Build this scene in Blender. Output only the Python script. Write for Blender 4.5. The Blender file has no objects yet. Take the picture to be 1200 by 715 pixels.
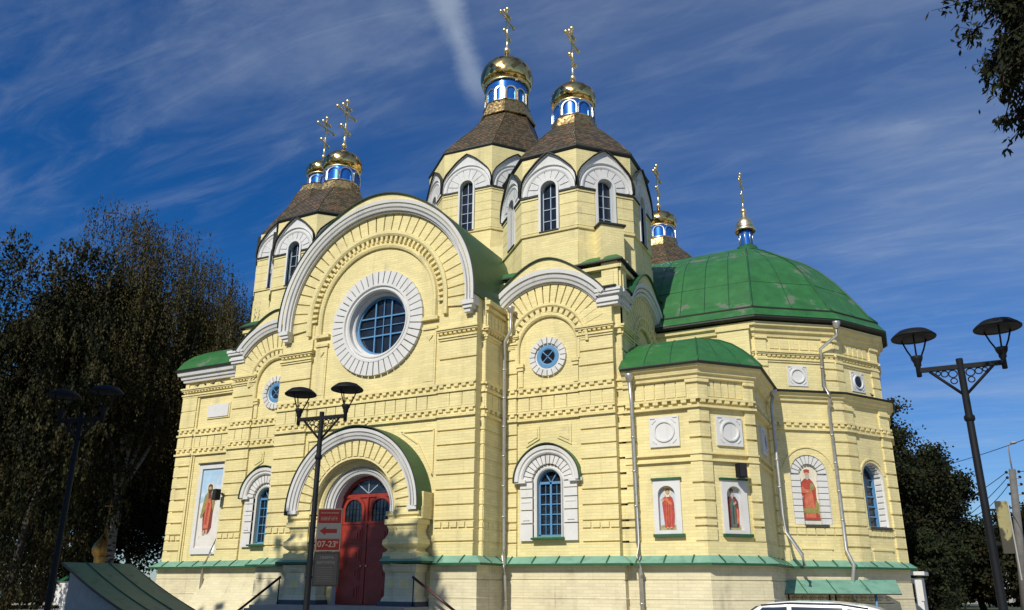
import bpy, math, random
import numpy as np
from mathutils import Vector, Matrix
from mathutils.geometry import tessellate_polygon
random.seed(7); rng = np.random.default_rng(11)
R_ = math.radians
sc = bpy.context.scene
col = sc.collection
# ------------------------------------------------------------------ camera
CAM = Vector((22.989, -30.282, 1.8))
yaw, pitch, roll = R_(26.546), R_(17.603), R_(0.316)
F = Vector((-math.sin(yaw)*math.cos(pitch), math.cos(yaw)*math.cos(pitch), math.sin(pitch)))
Rt = Vector((math.cos(yaw), math.sin(yaw), 0)); Up = Rt.cross(F)
R2 = Rt*math.cos(roll)+Up*math.sin(roll); U2 = -Rt*math.sin(roll)+Up*math.cos(roll)
cd = bpy.data.cameras.new('camera'); cam = bpy.data.objects.new('camera', cd); col.objects.link(cam)
M3 = Matrix((R2, U2, -F)).transposed()
cam.matrix_world = Matrix.Translation(CAM) @ M3.to_4x4()
cd.sensor_width = 36; cd.lens = 904.83/1200*36; cd.shift_y = 41.4/1200
cd.clip_start = .1; cd.clip_end = 4000
sc.camera = cam
# ------------------------------------------------------------------ light
SUN_AZ, SUN_EL = -91.5, 37.5      # azimuth measured from +X, anticlockwise
sd = Vector((math.cos(R_(SUN_AZ))*math.cos(R_(SUN_EL)), math.sin(R_(SUN_AZ))*math.cos(R_(SUN_EL)), math.sin(R_(SUN_EL))))
sl = bpy.data.lights.new('sun', 'SUN'); sl.energy = 4.3; sl.angle = R_(.5); sl.color = (1, .955, .86)
so = bpy.data.objects.new('sun', sl); col.objects.link(so)
so.rotation_euler = sd.to_track_quat('Z', 'Y').to_euler(); so.location = (0, -60, 60)
w = bpy.data.worlds.new('World'); sc.world = w; w.use_nodes = True
nt = w.node_tree; N = nt.nodes; L = nt.links; N.clear()
out = N.new('ShaderNodeOutputWorld'); bg = N.new('ShaderNodeBackground')
sky = N.new('ShaderNodeTexSky'); sky.sky_type = 'NISHITA'; sky.sun_disc = False
sky.sun_elevation = R_(SUN_EL); sky.sun_rotation = R_(90-SUN_AZ)
sky.air_density = 1.0; sky.dust_density = .25; sky.ozone_density = 4.5; sky.altitude = 300
def vm(op, a=None, b=None):
    n = N.new('ShaderNodeVectorMath'); n.operation = op
    for i, x in enumerate((a, b)):
        if x is None: continue
        if isinstance(x, (tuple, list)): n.inputs[i].default_value = x
        else: L.new(x, n.inputs[i])
    return n
def mm(op, a, b=0.0, c=0.0, clamp=False):
    n = N.new('ShaderNodeMath'); n.operation = op; n.use_clamp = clamp
    for i, x in enumerate((a, b, c)):
        if isinstance(x, (int, float)): n.inputs[i].default_value = x
        else: L.new(x, n.inputs[i])
    return n.outputs[0]
tc = N.new('ShaderNodeTexCoord')
sep = N.new('ShaderNodeSeparateXYZ'); L.new(tc.outputs['Generated'], sep.inputs[0])
zc = mm('ADD', mm('MAXIMUM', sep.outputs[2], 0.0), 0.10)
pxx = mm('DIVIDE', sep.outputs[0], zc); pyy = mm('DIVIDE', sep.outputs[1], zc)
cmb = N.new('ShaderNodeCombineXYZ'); L.new(pxx, cmb.inputs[0]); L.new(pyy, cmb.inputs[1])
def cirrus(rot, scl, off, sc_, det, lo, hi, dist=.6):
    mp = N.new('ShaderNodeMapping'); mp.inputs['Rotation'].default_value = (0, 0, R_(rot)); mp.inputs['Scale'].default_value = scl
    mp.inputs['Location'].default_value = off
    L.new(cmb.outputs[0], mp.inputs[0])
    n = N.new('ShaderNodeTexNoise'); n.inputs['Scale'].default_value = sc_; n.inputs['Detail'].default_value = det
    n.inputs['Roughness'].default_value = .63; n.inputs['Distortion'].default_value = dist
    L.new(mp.outputs[0], n.inputs[0])
    r = N.new('ShaderNodeMapRange'); r.interpolation_type = 'SMOOTHSTEP'
    r.inputs[1].default_value = lo; r.inputs[2].default_value = hi; L.new(n.outputs[0], r.inputs[0])
    return r.outputs[0]
c1 = cirrus(35, (1.0, 2.6, 1), (3.1, 1.7, 0), 1.1, 9, .46, .80)
c2 = cirrus(20, (1.0, 2.2, 1), (7.3, -2.2, 0), .5, 3, .40, .68, .2)
c3 = cirrus(-25, (1.0, 4.5, 1), (-2.3, 5.2, 0), 1.6, 12, .45, .85)
c4 = cirrus(50, (1.0, 4, 1), (1.3, 4.2, 0), 2.2, 14, .44, .80, 1.2)
c5 = cirrus(15, (1.0, 3.2, 1), (5.3, .2, 0), 4.5, 14, .42, .78, .9)
# one broad old vapour streak
def strk(x0, y0, x1, y1, wd, wf):
    dx, dy = x1-x0, y1-y0; ln = math.hypot(dx, dy); ux, uy = dx/ln, dy/ln
    rx = mm('SUBTRACT', pxx, x0); ry = mm('SUBTRACT', pyy, y0)
    al = mm('ADD', mm('MULTIPLY', rx, ux), mm('MULTIPLY', ry, uy))
    pe = mm('ABSOLUTE', mm('SUBTRACT', mm('MULTIPLY', rx, -uy), mm('MULTIPLY', ry, -ux)))
    nn = N.new('ShaderNodeTexNoise'); nn.inputs['Scale'].default_value = 7; nn.inputs['Detail'].default_value = 14; nn.inputs['Roughness'].default_value = .68; L.new(cmb.outputs[0], nn.inputs[0])
    pe = mm('ADD', pe, mm('MULTIPLY', mm('SUBTRACT', nn.outputs[0], .5), wd*1.8))
    a = N.new('ShaderNodeMapRange'); a.interpolation_type = 'SMOOTHSTEP'; a.inputs[1].default_value = wd; a.inputs[2].default_value = 0; L.new(pe, a.inputs[0])
    b = N.new('ShaderNodeMapRange'); b.interpolation_type = 'SMOOTHSTEP'; b.inputs[1].default_value = ln; b.inputs[2].default_value = ln*wf; L.new(al, b.inputs[0])
    c = N.new('ShaderNodeMapRange'); c.interpolation_type = 'SMOOTHSTEP'; c.inputs[1].default_value = -ln; c.inputs[2].default_value = 0; L.new(al, c.inputs[0])
    return mm('MULTIPLY', mm('MULTIPLY', a.outputs[0], b.outputs[0]), c.outputs[0])
def ray(u, v):
    return (F + R2*((u-600)/904.83) - U2*((v-398.9)/904.83)).normalized()
def pl(u, v):
    d = ray(u, v); return d.x/(d.z+.10), d.y/(d.z+.10)
s1 = strk(*pl(514, -20), *pl(573, 140), .036, .65)
# east part of the sky is veiled more than the west
ve = N.new('ShaderNodeMapRange'); ve.interpolation_type = 'SMOOTHSTEP'; ve.inputs[1].default_value = -1.3; ve.inputs[2].default_value = .5; L.new(pxx, ve.inputs[0])
cl = mm('MULTIPLY', c1, mm('ADD', mm('MULTIPLY', c2, .8), .2))
cl = mm('ADD', mm('ADD', mm('MULTIPLY', cl, .22), mm('MULTIPLY', c3, .13)), mm('MULTIPLY', mm('MULTIPLY', c4, mm('ADD', c2, .1)), .15))
cl = mm('ADD', cl, mm('MULTIPLY', ve.outputs[0], mm('ADD', mm('MULTIPLY', mm('ADD', c2, mm('MULTIPLY', c5, .6)), .17), .12)))
cl = mm('ADD', mm('ADD', cl, .015), mm('MULTIPLY', s1, .34), 0, True)
mix = N.new('ShaderNodeMix'); mix.data_type = 'RGBA'
L.new(cl, mix.inputs[0])
hs = N.new('ShaderNodeHueSaturation'); hs.inputs['Saturation'].default_value = 1.36; hs.inputs['Value'].default_value = 1.0
L.new(sky.outputs[0], hs.inputs['Color']); tn = vm('MULTIPLY', hs.outputs[0], (.92, 1.08, 1.36)); L.new(tn.outputs[0], mix.inputs[6])
mix.inputs[7].default_value = (7.0, 8.2, 9.6, 1)
L.new(mix.outputs[2], bg.inputs[0]); bg.inputs[1].default_value = .07
L.new(bg.outputs[0], out.inputs[0])
sc.view_settings.view_transform = 'Standard'; sc.view_settings.look = 'None'
sc.view_settings.exposure = 0.0; sc.view_settings.gamma = 1
sc.render.engine = 'CYCLES'

# ------------------------------------------------------------------ materials
MATS = {}
def mat(name, c, rough=.8, metal=0, var=.0, vscale=1.5, c2=None, c2lo=.5, c2hi=.7, c2scale=2., bump=0, bscale=20, spec=.5, stretch=None, coat=0, streak=0, smooth_bump=0, brick=0):
    m = bpy.data.materials.new(name); m.use_nodes = True; t = m.node_tree; n = t.nodes; l = t.links
    b = n['Principled BSDF']; b.inputs['Roughness'].default_value = rough; b.inputs['Metallic'].default_value = metal
    b.inputs['Specular IOR Level'].default_value = spec
    if coat: b.inputs['Coat Weight'].default_value = coat
    b.inputs['Base Color'].default_value = (*c, 1)
    tcn = n.new('ShaderNodeTexCoord'); src = tcn.outputs['Object']
    def noise(s, det=6, st=None):
        x = n.new('ShaderNodeTexNoise'); x.inputs['Scale'].default_value = s; x.inputs['Detail'].default_value = det; x.inputs['Roughness'].default_value = .6
        if st:
            mp = n.new('ShaderNodeMapping'); mp.inputs['Scale'].default_value = st; l.new(src, mp.inputs[0]); l.new(mp.outputs[0], x.inputs[0])
        else: l.new(src, x.inputs[0])
        return x.outputs[0]
    cur = None
    if var:
        r = n.new('ShaderNodeMapRange'); r.inputs[1].default_value = .3; r.inputs[2].default_value = .7
        r.inputs[3].default_value = 1-var; r.inputs[4].default_value = 1+var; l.new(noise(vscale, 8, stretch), r.inputs[0])
        mx = n.new('ShaderNodeVectorMath'); mx.operation = 'SCALE'; mx.inputs[0].default_value = c; l.new(r.outputs[0], mx.inputs['Scale'])
        cur = mx.outputs[0]
    if c2:
        r = n.new('ShaderNodeMapRange'); r.interpolation_type = 'SMOOTHSTEP'; r.inputs[1].default_value = c2lo; r.inputs[2].default_value = c2hi
        l.new(noise(c2scale, 10, stretch), r.inputs[0])
        mx = n.new('ShaderNodeMix'); mx.data_type = 'RGBA'; l.new(r.outputs[0], mx.inputs[0])
        if cur: l.new(cur, mx.inputs[6])
        else: mx.inputs[6].default_value = (*c, 1)
        mx.inputs[7].default_value = (*c2, 1); cur = mx.outputs[2]
    if streak and cur:
        for st_, lo_, hi_, k_ in (((1.6, 1.6, .12), .54, .78, 1-streak), ((5, 5, .35), .58, .80, 1-streak*.8), ((.9, .9, 6), .60, .72, 1-streak*.35)):
            r = n.new('ShaderNodeMapRange'); r.interpolation_type = 'SMOOTHSTEP'; r.inputs[1].default_value = lo_; r.inputs[2].default_value = hi_; r.inputs[3].default_value = 1; r.inputs[4].default_value = k_
            l.new(noise(1.0, 10, st_), r.inputs[0]); mx = n.new('ShaderNodeVectorMath'); mx.operation = 'SCALE'; l.new(cur, mx.inputs[0]); l.new(r.outputs[0], mx.inputs['Scale']); cur = mx.outputs[0]
    bk = None
    if brick:
        sp_ = n.new('ShaderNodeSeparateXYZ'); l.new(src, sp_.inputs[0]); ad_ = n.new('ShaderNodeMath'); ad_.operation = 'ADD'; l.new(sp_.outputs[0], ad_.inputs[0]); l.new(sp_.outputs[1], ad_.inputs[1])
        cb_ = n.new('ShaderNodeCombineXYZ'); l.new(ad_.outputs[0], cb_.inputs[0]); l.new(sp_.outputs[2], cb_.inputs[1])
        bk = n.new('ShaderNodeTexBrick'); bk.inputs['Scale'].default_value = 1; bk.inputs['Brick Width'].default_value = .52; bk.inputs['Row Height'].default_value = .135; bk.inputs['Mortar Size'].default_value = .014; bk.inputs['Mortar Smooth'].default_value = .4
        bk.inputs['Color1'].default_value = (1.05, 1.05, 1.05, 1); bk.inputs['Color2'].default_value = (.93, .93, .93, 1); bk.inputs['Mortar'].default_value = (1-brick, 1-brick, 1-brick, 1)
        l.new(cb_.outputs[0], bk.inputs['Vector'])
        mb_ = n.new('ShaderNodeVectorMath'); mb_.operation = 'MULTIPLY'; l.new(cur, mb_.inputs[0]); l.new(bk.outputs['Color'], mb_.inputs[1]); cur = mb_.outputs[0]
    if cur: l.new(cur, b.inputs['Base Color'])
    if bump:
        bn = n.new('ShaderNodeBump'); bn.inputs['Strength'].default_value = bump; bn.inputs['Distance'].default_value = smooth_bump or .02
        l.new(noise(bscale, 8 if not smooth_bump else 2), bn.inputs['Height']); l.new(bn.outputs[0], b.inputs['Normal'])
        if bk:
            b2 = n.new('ShaderNodeBump'); b2.invert = True; b2.inputs['Strength'].default_value = .5; b2.inputs['Distance'].default_value = .012
            l.new(bk.outputs['Fac'], b2.inputs['Height']); l.new(bn.outputs[0], b2.inputs['Normal']); l.new(b2.outputs[0], b.inputs['Normal'])
    MATS[name] = m; return m
YEL = mat('yellow_plaster', (.745, .638, .31), .9, streak=.24, brick=.09, var=.10, vscale=.55, c2=(.52, .44, .25), c2lo=.58, c2hi=.82, c2scale=.9, bump=.25, bscale=9, stretch=(1, 1, .55))
PLI = mat('plinth_plaster', (.67, .60, .39), .9, streak=.30, brick=.08, var=.08, vscale=.5, c2=(.42, .36, .24), c2lo=.52, c2hi=.8, c2scale=.7, bump=.25, bscale=9)
WHI = mat('white_plaster', (.64, .63, .60), .85, streak=.22, var=.05, vscale=1.2, c2=(.52, .50, .45), c2lo=.58, c2hi=.85, c2scale=2.2, bump=.2, bscale=12)
GRN = mat('green_roof_paint', (.028, .135, .034), .48, var=.22, vscale=1.3, c2=(.12, .155, .10), c2lo=.585, c2hi=.64, c2scale=.65, bump=.5, bscale=1.6, smooth_bump=.06, streak=.25)
GRD = mat('dark_green_sheet', (.012, .085, .028), .5, var=.25, vscale=1.5, c2=(.05, .05, .035), c2lo=.55, c2hi=.75, c2scale=1.5)
LED = mat('weathered_green_sheet', (.17, .34, .25), .55, var=.16, vscale=1.2, c2=(.09, .22, .16), c2lo=.5, c2hi=.75, c2scale=2.5, bump=.3, bscale=4)
DRK = mat('dark_soffit', (.05, .05, .035), .7, var=.2)
EDG = mat('roof_edge_iron', (.018, .022, .016), .6, var=.2)
GLS = mat('window_glass', (.014, .017, .022), .10, spec=.55, var=.5, vscale=1.3, bump=.6, bscale=1.7, smooth_bump=.05)
BLU = mat('blue_window_paint', (.085, .24, .43), .5, var=.12, vscale=4)
GRYF = mat('grey_window_paint', (.34, .42, .50), .5, var=.1, vscale=4)
RED = mat('red_door_paint', (.29, .03, .017), .42, var=.22, vscale=3, c2=(.14, .018, .012), c2lo=.55, c2hi=.8, c2scale=5, bump=.15, bscale=25)
GRA = mat('grey_base_paint', (.055, .06, .075), .6, var=.15, vscale=2)
ZIN = mat('zinc_pipe', (.50, .49, .45), .38, metal=.65, var=.15, vscale=3, c2=(.25, .22, .18), c2lo=.55, c2hi=.75, c2scale=3)
BLK = mat('black_iron', (.008, .009, .011), .65, var=.2, vscale=5, spec=.2)
RUST = mat('brown_rail_paint', (.07, .022, .018), .5, var=.25, vscale=6)
CON = mat('concrete', (.33, .32, .29), .9, var=.12, vscale=3)
PAV = mat('paving_stone', (.36, .32, .26), .9, var=.15, vscale=.8, bump=.4, bscale=6)
ASP = mat('asphalt', (.05, .05, .052), .9, var=.2, vscale=.6, bump=.4, bscale=40)
GRS = mat('grass', (.045, .07, .02), .9, var=.3, vscale=.4, c2=(.09, .075, .03), c2lo=.5, c2hi=.7, c2scale=.5, bump=.5, bscale=15)
BARK = mat('dark_bark', (.045, .036, .028), .95, var=.3, vscale=4, bump=.6, bscale=12)
BIRC = mat('birch_bark', (.24, .225, .20), .85, c2=(.03, .028, .025), c2lo=.50, c2hi=.56, c2scale=2.2, stretch=(1, 1, 3.5))
WPT = mat('white_car_paint', (.78, .78, .77), .25, coat=.6, var=.02)
RUB = mat('black_rubber', (.015, .015, .016), .7)
CGL = mat('car_glass', (.02, .03, .045), .05, spec=.8)
ALU = mat('wheel_alloy', (.45, .45, .46), .3, metal=.9)
RLT = mat('red_lamp_lens', (.45, .02, .02), .2)
HLT = mat('headlamp_lens', (.7, .72, .74), .1, spec=.8)
DIF = mat('lamp_underside', (.07, .07, .075), .5)

def gold_mat(name, base, dark, sx, rough):
    """gilded sheet laid in diamonds: every lozenge reflects a little differently"""
    m = bpy.data.materials.new(name); m.use_nodes = True; t = m.node_tree; n = t.nodes; l = t.links
    b = n['Principled BSDF']; b.inputs['Metallic'].default_value = 1; b.inputs['Roughness'].default_value = rough
    u = n.new('ShaderNodeUVMap')
    mp = n.new('ShaderNodeMapping'); mp.inputs['Rotation'].default_value = (0, 0, R_(45)); mp.inputs['Scale'].default_value = (sx, sx, 1)
    l.new(u.outputs[0], mp.inputs[0])
    v = n.new('ShaderNodeTexVoronoi'); v.distance = 'CHEBYCHEV'; v.inputs['Randomness'].default_value = 0.0; v.inputs['Scale'].default_value = 1
    l.new(mp.outputs[0], v.inputs[0])
    cr = n.new('ShaderNodeValToRGB'); cr.color_ramp.elements[0].color = (*dark, 1); cr.color_ramp.elements[1].color = (*base, 1)
    cr.color_ramp.elements[0].position = .1; cr.color_ramp.elements[1].position = .55
    sp = n.new('ShaderNodeSeparateColor'); l.new(v.outputs['Color'], sp.inputs[0]); l.new(sp.outputs[0], cr.inputs[0])
    l.new(cr.outputs[0], b.inputs['Base Color'])
    geo = n.new('ShaderNodeNewGeometry')
    sub = n.new('ShaderNodeVectorMath'); sub.operation = 'SUBTRACT'; l.new(v.outputs['Color'], sub.inputs[0]); sub.inputs[1].default_value = (.5, .5, .5)
    scl = n.new('ShaderNodeVectorMath'); scl.operation = 'SCALE'; l.new(sub.outputs[0], scl.inputs[0]); scl.inputs['Scale'].default_value = .20
    ad = n.new('ShaderNodeVectorMath'); ad.operation = 'ADD'; l.new(geo.outputs['Normal'], ad.inputs[0]); l.new(scl.outputs[0], ad.inputs[1])
    nm = n.new('ShaderNodeVectorMath'); nm.operation = 'NORMALIZE'; l.new(ad.outputs[0], nm.inputs[0]); l.new(nm.outputs[0], b.inputs['Normal'])
    return m
GOLD = gold_mat('gilded_sheet', (.86, .57, .20), (.36, .19, .06), 1, .17)
GOLP = mat('gold_leaf', (.95, .74, .40), .36, metal=1, var=.15, vscale=5)
GOLB = gold_mat('gilded_base_sheet', (.52, .38, .17), (.26, .17, .08), 1, .42)
BLUD = mat('blue_enamel', (.03, .17, .55), .22, metal=.55, var=.1, vscale=3)
SILV = mat('silvered_trim', (.62, .62, .60), .3, metal=.9, var=.1, vscale=5)
def tile_mat(name, a, b_, c_):
    m = bpy.data.materials.new(name); m.use_nodes = True; t = m.node_tree; n = t.nodes; l = t.links
    b = n['Principled BSDF']; b.inputs['Roughness'].default_value = .45; b.inputs['Metallic'].default_value = .35
    u = n.new('ShaderNodeUVMap'); mp = n.new('ShaderNodeMapping'); mp.inputs['Rotation'].default_value = (0, 0, R_(45)); mp.inputs['Scale'].default_value = (1, 1, 1)
    l.new(u.outputs[0], mp.inputs[0])
    v = n.new('ShaderNodeTexVoronoi'); v.distance = 'CHEBYCHEV'; v.inputs['Randomness'].default_value = 0; v.inputs['Scale'].default_value = 4.6
    l.new(mp.outputs[0], v.inputs[0])
    sp = n.new('ShaderNodeSeparateColor'); l.new(v.outputs['Color'], sp.inputs[0])
    cr = n.new('ShaderNodeValToRGB'); e = cr.color_ramp.elements; e[0].color = (*a, 1); e[0].position = .25; e[1].color = (*c_, 1); e[1].position = .95
    k = e.new(.6); k.color = (*b_, 1)
    l.new(sp.outputs[1], cr.inputs[0])
    r = n.new('ShaderNodeMapRange'); r.inputs[1].default_value = .36; r.inputs[2].default_value = .5; r.inputs[3].default_value = 1; r.inputs[4].default_value = .25
    l.new(v.outputs['Distance'], r.inputs[0])
    mx = n.new('ShaderNodeVectorMath'); mx.operation = 'SCALE'; l.new(cr.outputs[0], mx.inputs[0]); l.new(r.outputs[0], mx.inputs['Scale']); l.new(mx.outputs[0], b.inputs['Base Color'])
    bn = n.new('ShaderNodeBump'); bn.invert = True; bn.inputs['Strength'].default_value = .8; bn.inputs['Distance'].default_value = .04
    l.new(v.outputs['Distance'], bn.inputs['Height']); l.new(bn.outputs[0], b.inputs['Normal'])
    return m
TIL = tile_mat('brown_metal_tiles', (.085, .066, .032), (.14, .105, .05), (.21, .12, .055))

# ------------------------------------------------------------------ mesh builder
class Fr:
    """wall frame: s runs along the wall, n points out of it, z is up"""
    def __init__(self, x, y, th, z=0):
        a = R_(th); self.o = (x, y, z); self.e = (math.cos(a), math.sin(a)); self.n = (math.sin(a), -math.cos(a))
    def p(self, s, n, z):
        return (self.o[0]+self.e[0]*s+self.n[0]*n, self.o[1]+self.e[1]*s+self.n[1]*n, self.o[2]+z)
W0 = Fr(0, 0, 0)
class MB:
    def __init__(self): self.v = []; self.f = []; self.m = []; self.ms = []; self.uv = []; self.sm = []
    def mi(self, m):
        if m not in self.ms: self.ms.append(m)
        return self.ms.index(m)
    def add(self, vs, fs, m, uvs=None, smooth=False):
        b = len(self.v); k = self.mi(m); self.v += [tuple(x) for x in vs]
        for i, f in enumerate(fs):
            self.f.append([b+j for j in f]); self.m.append(k); self.sm.append(smooth)
            self.uv.append([uvs[j] for j in f] if uvs else [(0, 0)]*len(f))
    def box(self, fr, s0, s1, n0, n1, z0, z1, m):
        P = fr.p; v = [P(s0, n0, z0), P(s1, n0, z0), P(s1, n1, z0), P(s0, n1, z0), P(s0, n0, z1), P(s1, n0, z1), P(s1, n1, z1), P(s0, n1, z1)]
        self.add(v, [(0, 1, 2, 3), (7, 6, 5, 4), (0, 4, 5, 1), (1, 5, 6, 2), (2, 6, 7, 3), (3, 7, 4, 0)], m)
    def prism(self, pts, z0, z1, m, top=True):
        n = len(pts); v = [(x, y, z0) for x, y in pts]+[(x, y, z1) for x, y in pts]
        f = [(i, (i+1) % n, (i+1) % n+n, i+n) for i in range(n)]
        if top: f += [tuple(range(n, 2*n)), tuple(range(n-1, -1, -1))]
        self.add(v, f, m)
    def poly(self, fr, pts, n, m, holes=(), depth=None, jm=None):
        """flat face with holes at offset n; holes get jambs running inwards by depth"""
        loops = [[Vector((s, z, 0)) for s, z in pts]]+[[Vector((s, z, 0)) for s, z in h] for h in holes]
        flat = [p for l in loops for p in l]
        tris = tessellate_polygon(loops)
        self.add([fr.p(p.x, n, p.y) for p in flat], [tuple(t) for t in tris], m)
        if depth:
            for h in holes: self.jamb(fr, h, n, n-depth, jm or m)
    def jamb(self, fr, h, n0, n1, m, closed=True):
        k = len(h); v = [fr.p(s, n0, z) for s, z in h]+[fr.p(s, n1, z) for s, z in h]
        r = range(k) if closed else range(k-1)
        self.add(v, [(i, (i+1) % k, (i+1) % k+k, i+k) for i in r], m)
    def slab(self, fr, pts, n0, n1, m):
        """solid plate with outline pts between offsets n0 (back) and n1 (front)"""
        self.poly(fr, pts, n1, m); self.jamb(fr, pts, n1, n0, m)
    def sweep(self, fr, secs, prof, m, closed=False, caps=True, smooth=False):
        """secs: (s, z, ds, dz) origin + direction in wall plane; prof: closed list of (r, n)"""
        k = len(prof); v = []
        for s, z, ds, dz in secs:
            for r, n in prof: v.append(fr.p(s+ds*r, n, z+dz*r))
        f = []; ns = len(secs)
        for i in range(ns if closed else ns-1):
            a = i*k; b = ((i+1) % ns)*k
            for j in range(k): f.append((a+j, b+j, b+(j+1) % k, a+(j+1) % k))
        if caps and not closed: f += [tuple(range(k)), tuple((ns-1)*k+j for j in range(k-1, -1, -1))]
        self.add(v, f, m, smooth=smooth)
    def arc(self, fr, cs, cz, prof, a0, a1, m, seg=32, legs=None, closed=False):
        secs = []
        if legs is not None: secs.append((cs, legs, 1, 0))
        n = seg if closed else seg+1
        for i in range(n):
            a = R_(a0+(a1-a0)*i/seg); secs.append((cs, cz, math.cos(a), math.sin(a)))
        if legs is not None: secs.append((cs, legs, -1, 0))
        self.sweep(fr, secs, prof, m, closed)
    def vouss(self, fr, cs, cz, r0, r1, a0, a1, cnt, n0, n1, m, gap=.05):
        for i in range(cnt):
            b0 = a0+(a1-a0)*i/cnt; b1 = a0+(a1-a0)*(i+1)/cnt; g = gap/2
            prof = []
            P = []
            for r in (r0, r1):
                for b, sg in ((b0, 1), (b1, -1)):
                    a = R_(b)+sg*g/r; P.append((cs+r*math.cos(a), cz+r*math.sin(a)))
            p = [P[0], P[2], P[3], P[1]]
            self.slab(fr, p, n0, n1, m)
    def path(self, pts, prof, m, closed=False, caps=True):
        """sweep profile (n, z) along a plan polyline with mitred corners; outward = right of travel"""
        k = len(prof); n = len(pts); v = []
        for i, (x, y) in enumerate(pts):
            def nrm(a, b):
                d = Vector((b[0]-a[0], b[1]-a[1])); d.normalize(); return Vector((d.y, -d.x))
            ns = []
            if i > 0 or closed: ns.append(nrm(pts[i-1], pts[i]))
            if i < n-1 or closed: ns.append(nrm(pts[i], pts[(i+1) % n]))
            if len(ns) == 2:
                b = (ns[0]+ns[1]).normalized(); b = b/max(.35, b.dot(ns[0]))
            else: b = ns[0]
            for q, z in prof: v.append((x+b.x*q, y+b.y*q, z))
        f = []
        for i in range(n if closed else n-1):
            a = i*k; c = ((i+1) % n)*k
            for j in range(k): f.append((a+j, c+j, c+(j+1) % k, a+(j+1) % k))
        if caps and not closed: f += [tuple(range(k)), tuple((n-1)*k+j for j in range(k-1, -1, -1))]
        self.add(v, f, m)
    def lathe(self, cx, cy, prof, m, seg=24, uvr=None, a0=0, smooth=True, flat=False):
        v = []; uv = []; k = len(prof); Lh = [0]
        for i in range(1, k): Lh.append(Lh[-1]+math.hypot(prof[i][0]-prof[i-1][0], prof[i][1]-prof[i-1][1]))
        for j in range(seg+1):
            a = R_(a0)+2*math.pi*j/seg
            for i, (r, z) in enumerate(prof):
                v.append((cx+r*math.cos(a), cy+r*math.sin(a), z)); uv.append((j/seg*(uvr or 1), Lh[i]*(1 if not uvr else uvr/(2*math.pi*max(p[0] for p in prof)))))
        f = [(j*k+i, (j+1)*k+i, (j+1)*k+i+1, j*k+i+1) for j in range(seg) for i in range(k-1)]
        self.add(v, f, m, uv, smooth)
    def tube(self, pts, r, m, seg=8, smooth=True):
        pts = [Vector(p) for p in pts]; n = len(pts); rs = r if isinstance(r, (list, tuple)) else [r]*n
        v = []
        for i, p in enumerate(pts):
            t = (pts[min(i+1, n-1)]-pts[max(i-1, 0)]).normalized()
            up = Vector((0, 0, 1)) if abs(t.z) < .95 else Vector((0, 1, 0))
            a = t.cross(up).normalized(); b = t.cross(a)
            for j in range(seg):
                q = 2*math.pi*j/seg; v.append(p+(a*math.cos(q)+b*math.sin(q))*rs[i])
        f = [(i*seg+j, i*seg+(j+1) % seg, (i+1)*seg+(j+1) % seg, (i+1)*seg+j) for i in range(n-1) for j in range(seg)]
        f += [tuple(range(seg-1, -1, -1)), tuple((n-1)*seg+j for j in range(seg))]
        self.add(v, f, m, smooth=smooth)
    def ball(self, c, r, m, seg=12, sz=1):
        self.lathe(c[0], c[1], [(max(1e-4, r*math.sin(math.pi*i/8)), c[2]-r*sz*math.cos(math.pi*i/8)) for i in range(9)], m, seg)
    def build(self, name, parent=None, label=None):
        me = bpy.data.meshes.new(name); me.from_pydata(self.v, [], self.f)
        for m in self.ms: me.materials.append(m)
        me.polygons.foreach_set('material_index', self.m); me.polygons.foreach_set('use_smooth', self.sm)
        uvl = me.uv_layers.new(name='UVMap'); uvl.data.foreach_set('uv', [c for f in self.uv for p in f for c in p])
        me.validate(); me.update()
        o = bpy.data.objects.new(name, me); col.objects.link(o)
        if parent: o.parent = parent
        if label: o['label'] = label
        return o
def thing(name, label, cat, group=None, loc=(0, 0, 0)):
    o = bpy.data.objects.new(name, None); col.objects.link(o); o.location = loc; o['label'] = label; o['category'] = cat
    if group: o['group'] = group
    return o
def tag(o, label, cat, group=None):
    o['label'] = label; o['category'] = cat
    if group: o['group'] = group
    return o
def circ(cs, cz, r, n=48): return [(cs+r*math.cos(2*math.pi*i/n), cz+r*math.sin(2*math.pi*i/n)) for i in range(n)]
def archp(cs, z0, w, zs, n=20):
    return [(cs-w, z0), (cs+w, z0)]+[(cs+w*math.cos(math.pi*i/n), zs+w*math.sin(math.pi*i/n)) for i in range(n+1)]

# ------------------------------------------------------------------ ground (frame n points south: n = 24 is Y = -24)
g = MB(); g.box(W0, -1500, 1500, -1500, 1500, -1, 0, GRS); o = g.build('ground'); o['kind'] = 'structure'
g = MB(); g.box(W0, -60, 90, -40.0, 24.0, -.5, .12, PAV); o = g.build('paved_yard'); o['kind'] = 'structure'
g = MB(); g.box(W0, -200, 260, 24.0, 34.5, -.5, .008, ASP)
for i in range(-20, 25): g.box(W0, i*6, i*6+3, 29.2, 29.35, .0, .014, WHI)
o = g.build('road'); o['kind'] = 'structure'
g = MB(); g.box(W0, -60, 90, 23.9, 24.14, -.4, .15, CON); o = g.build('kerb'); o['kind'] = 'structure'

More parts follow.
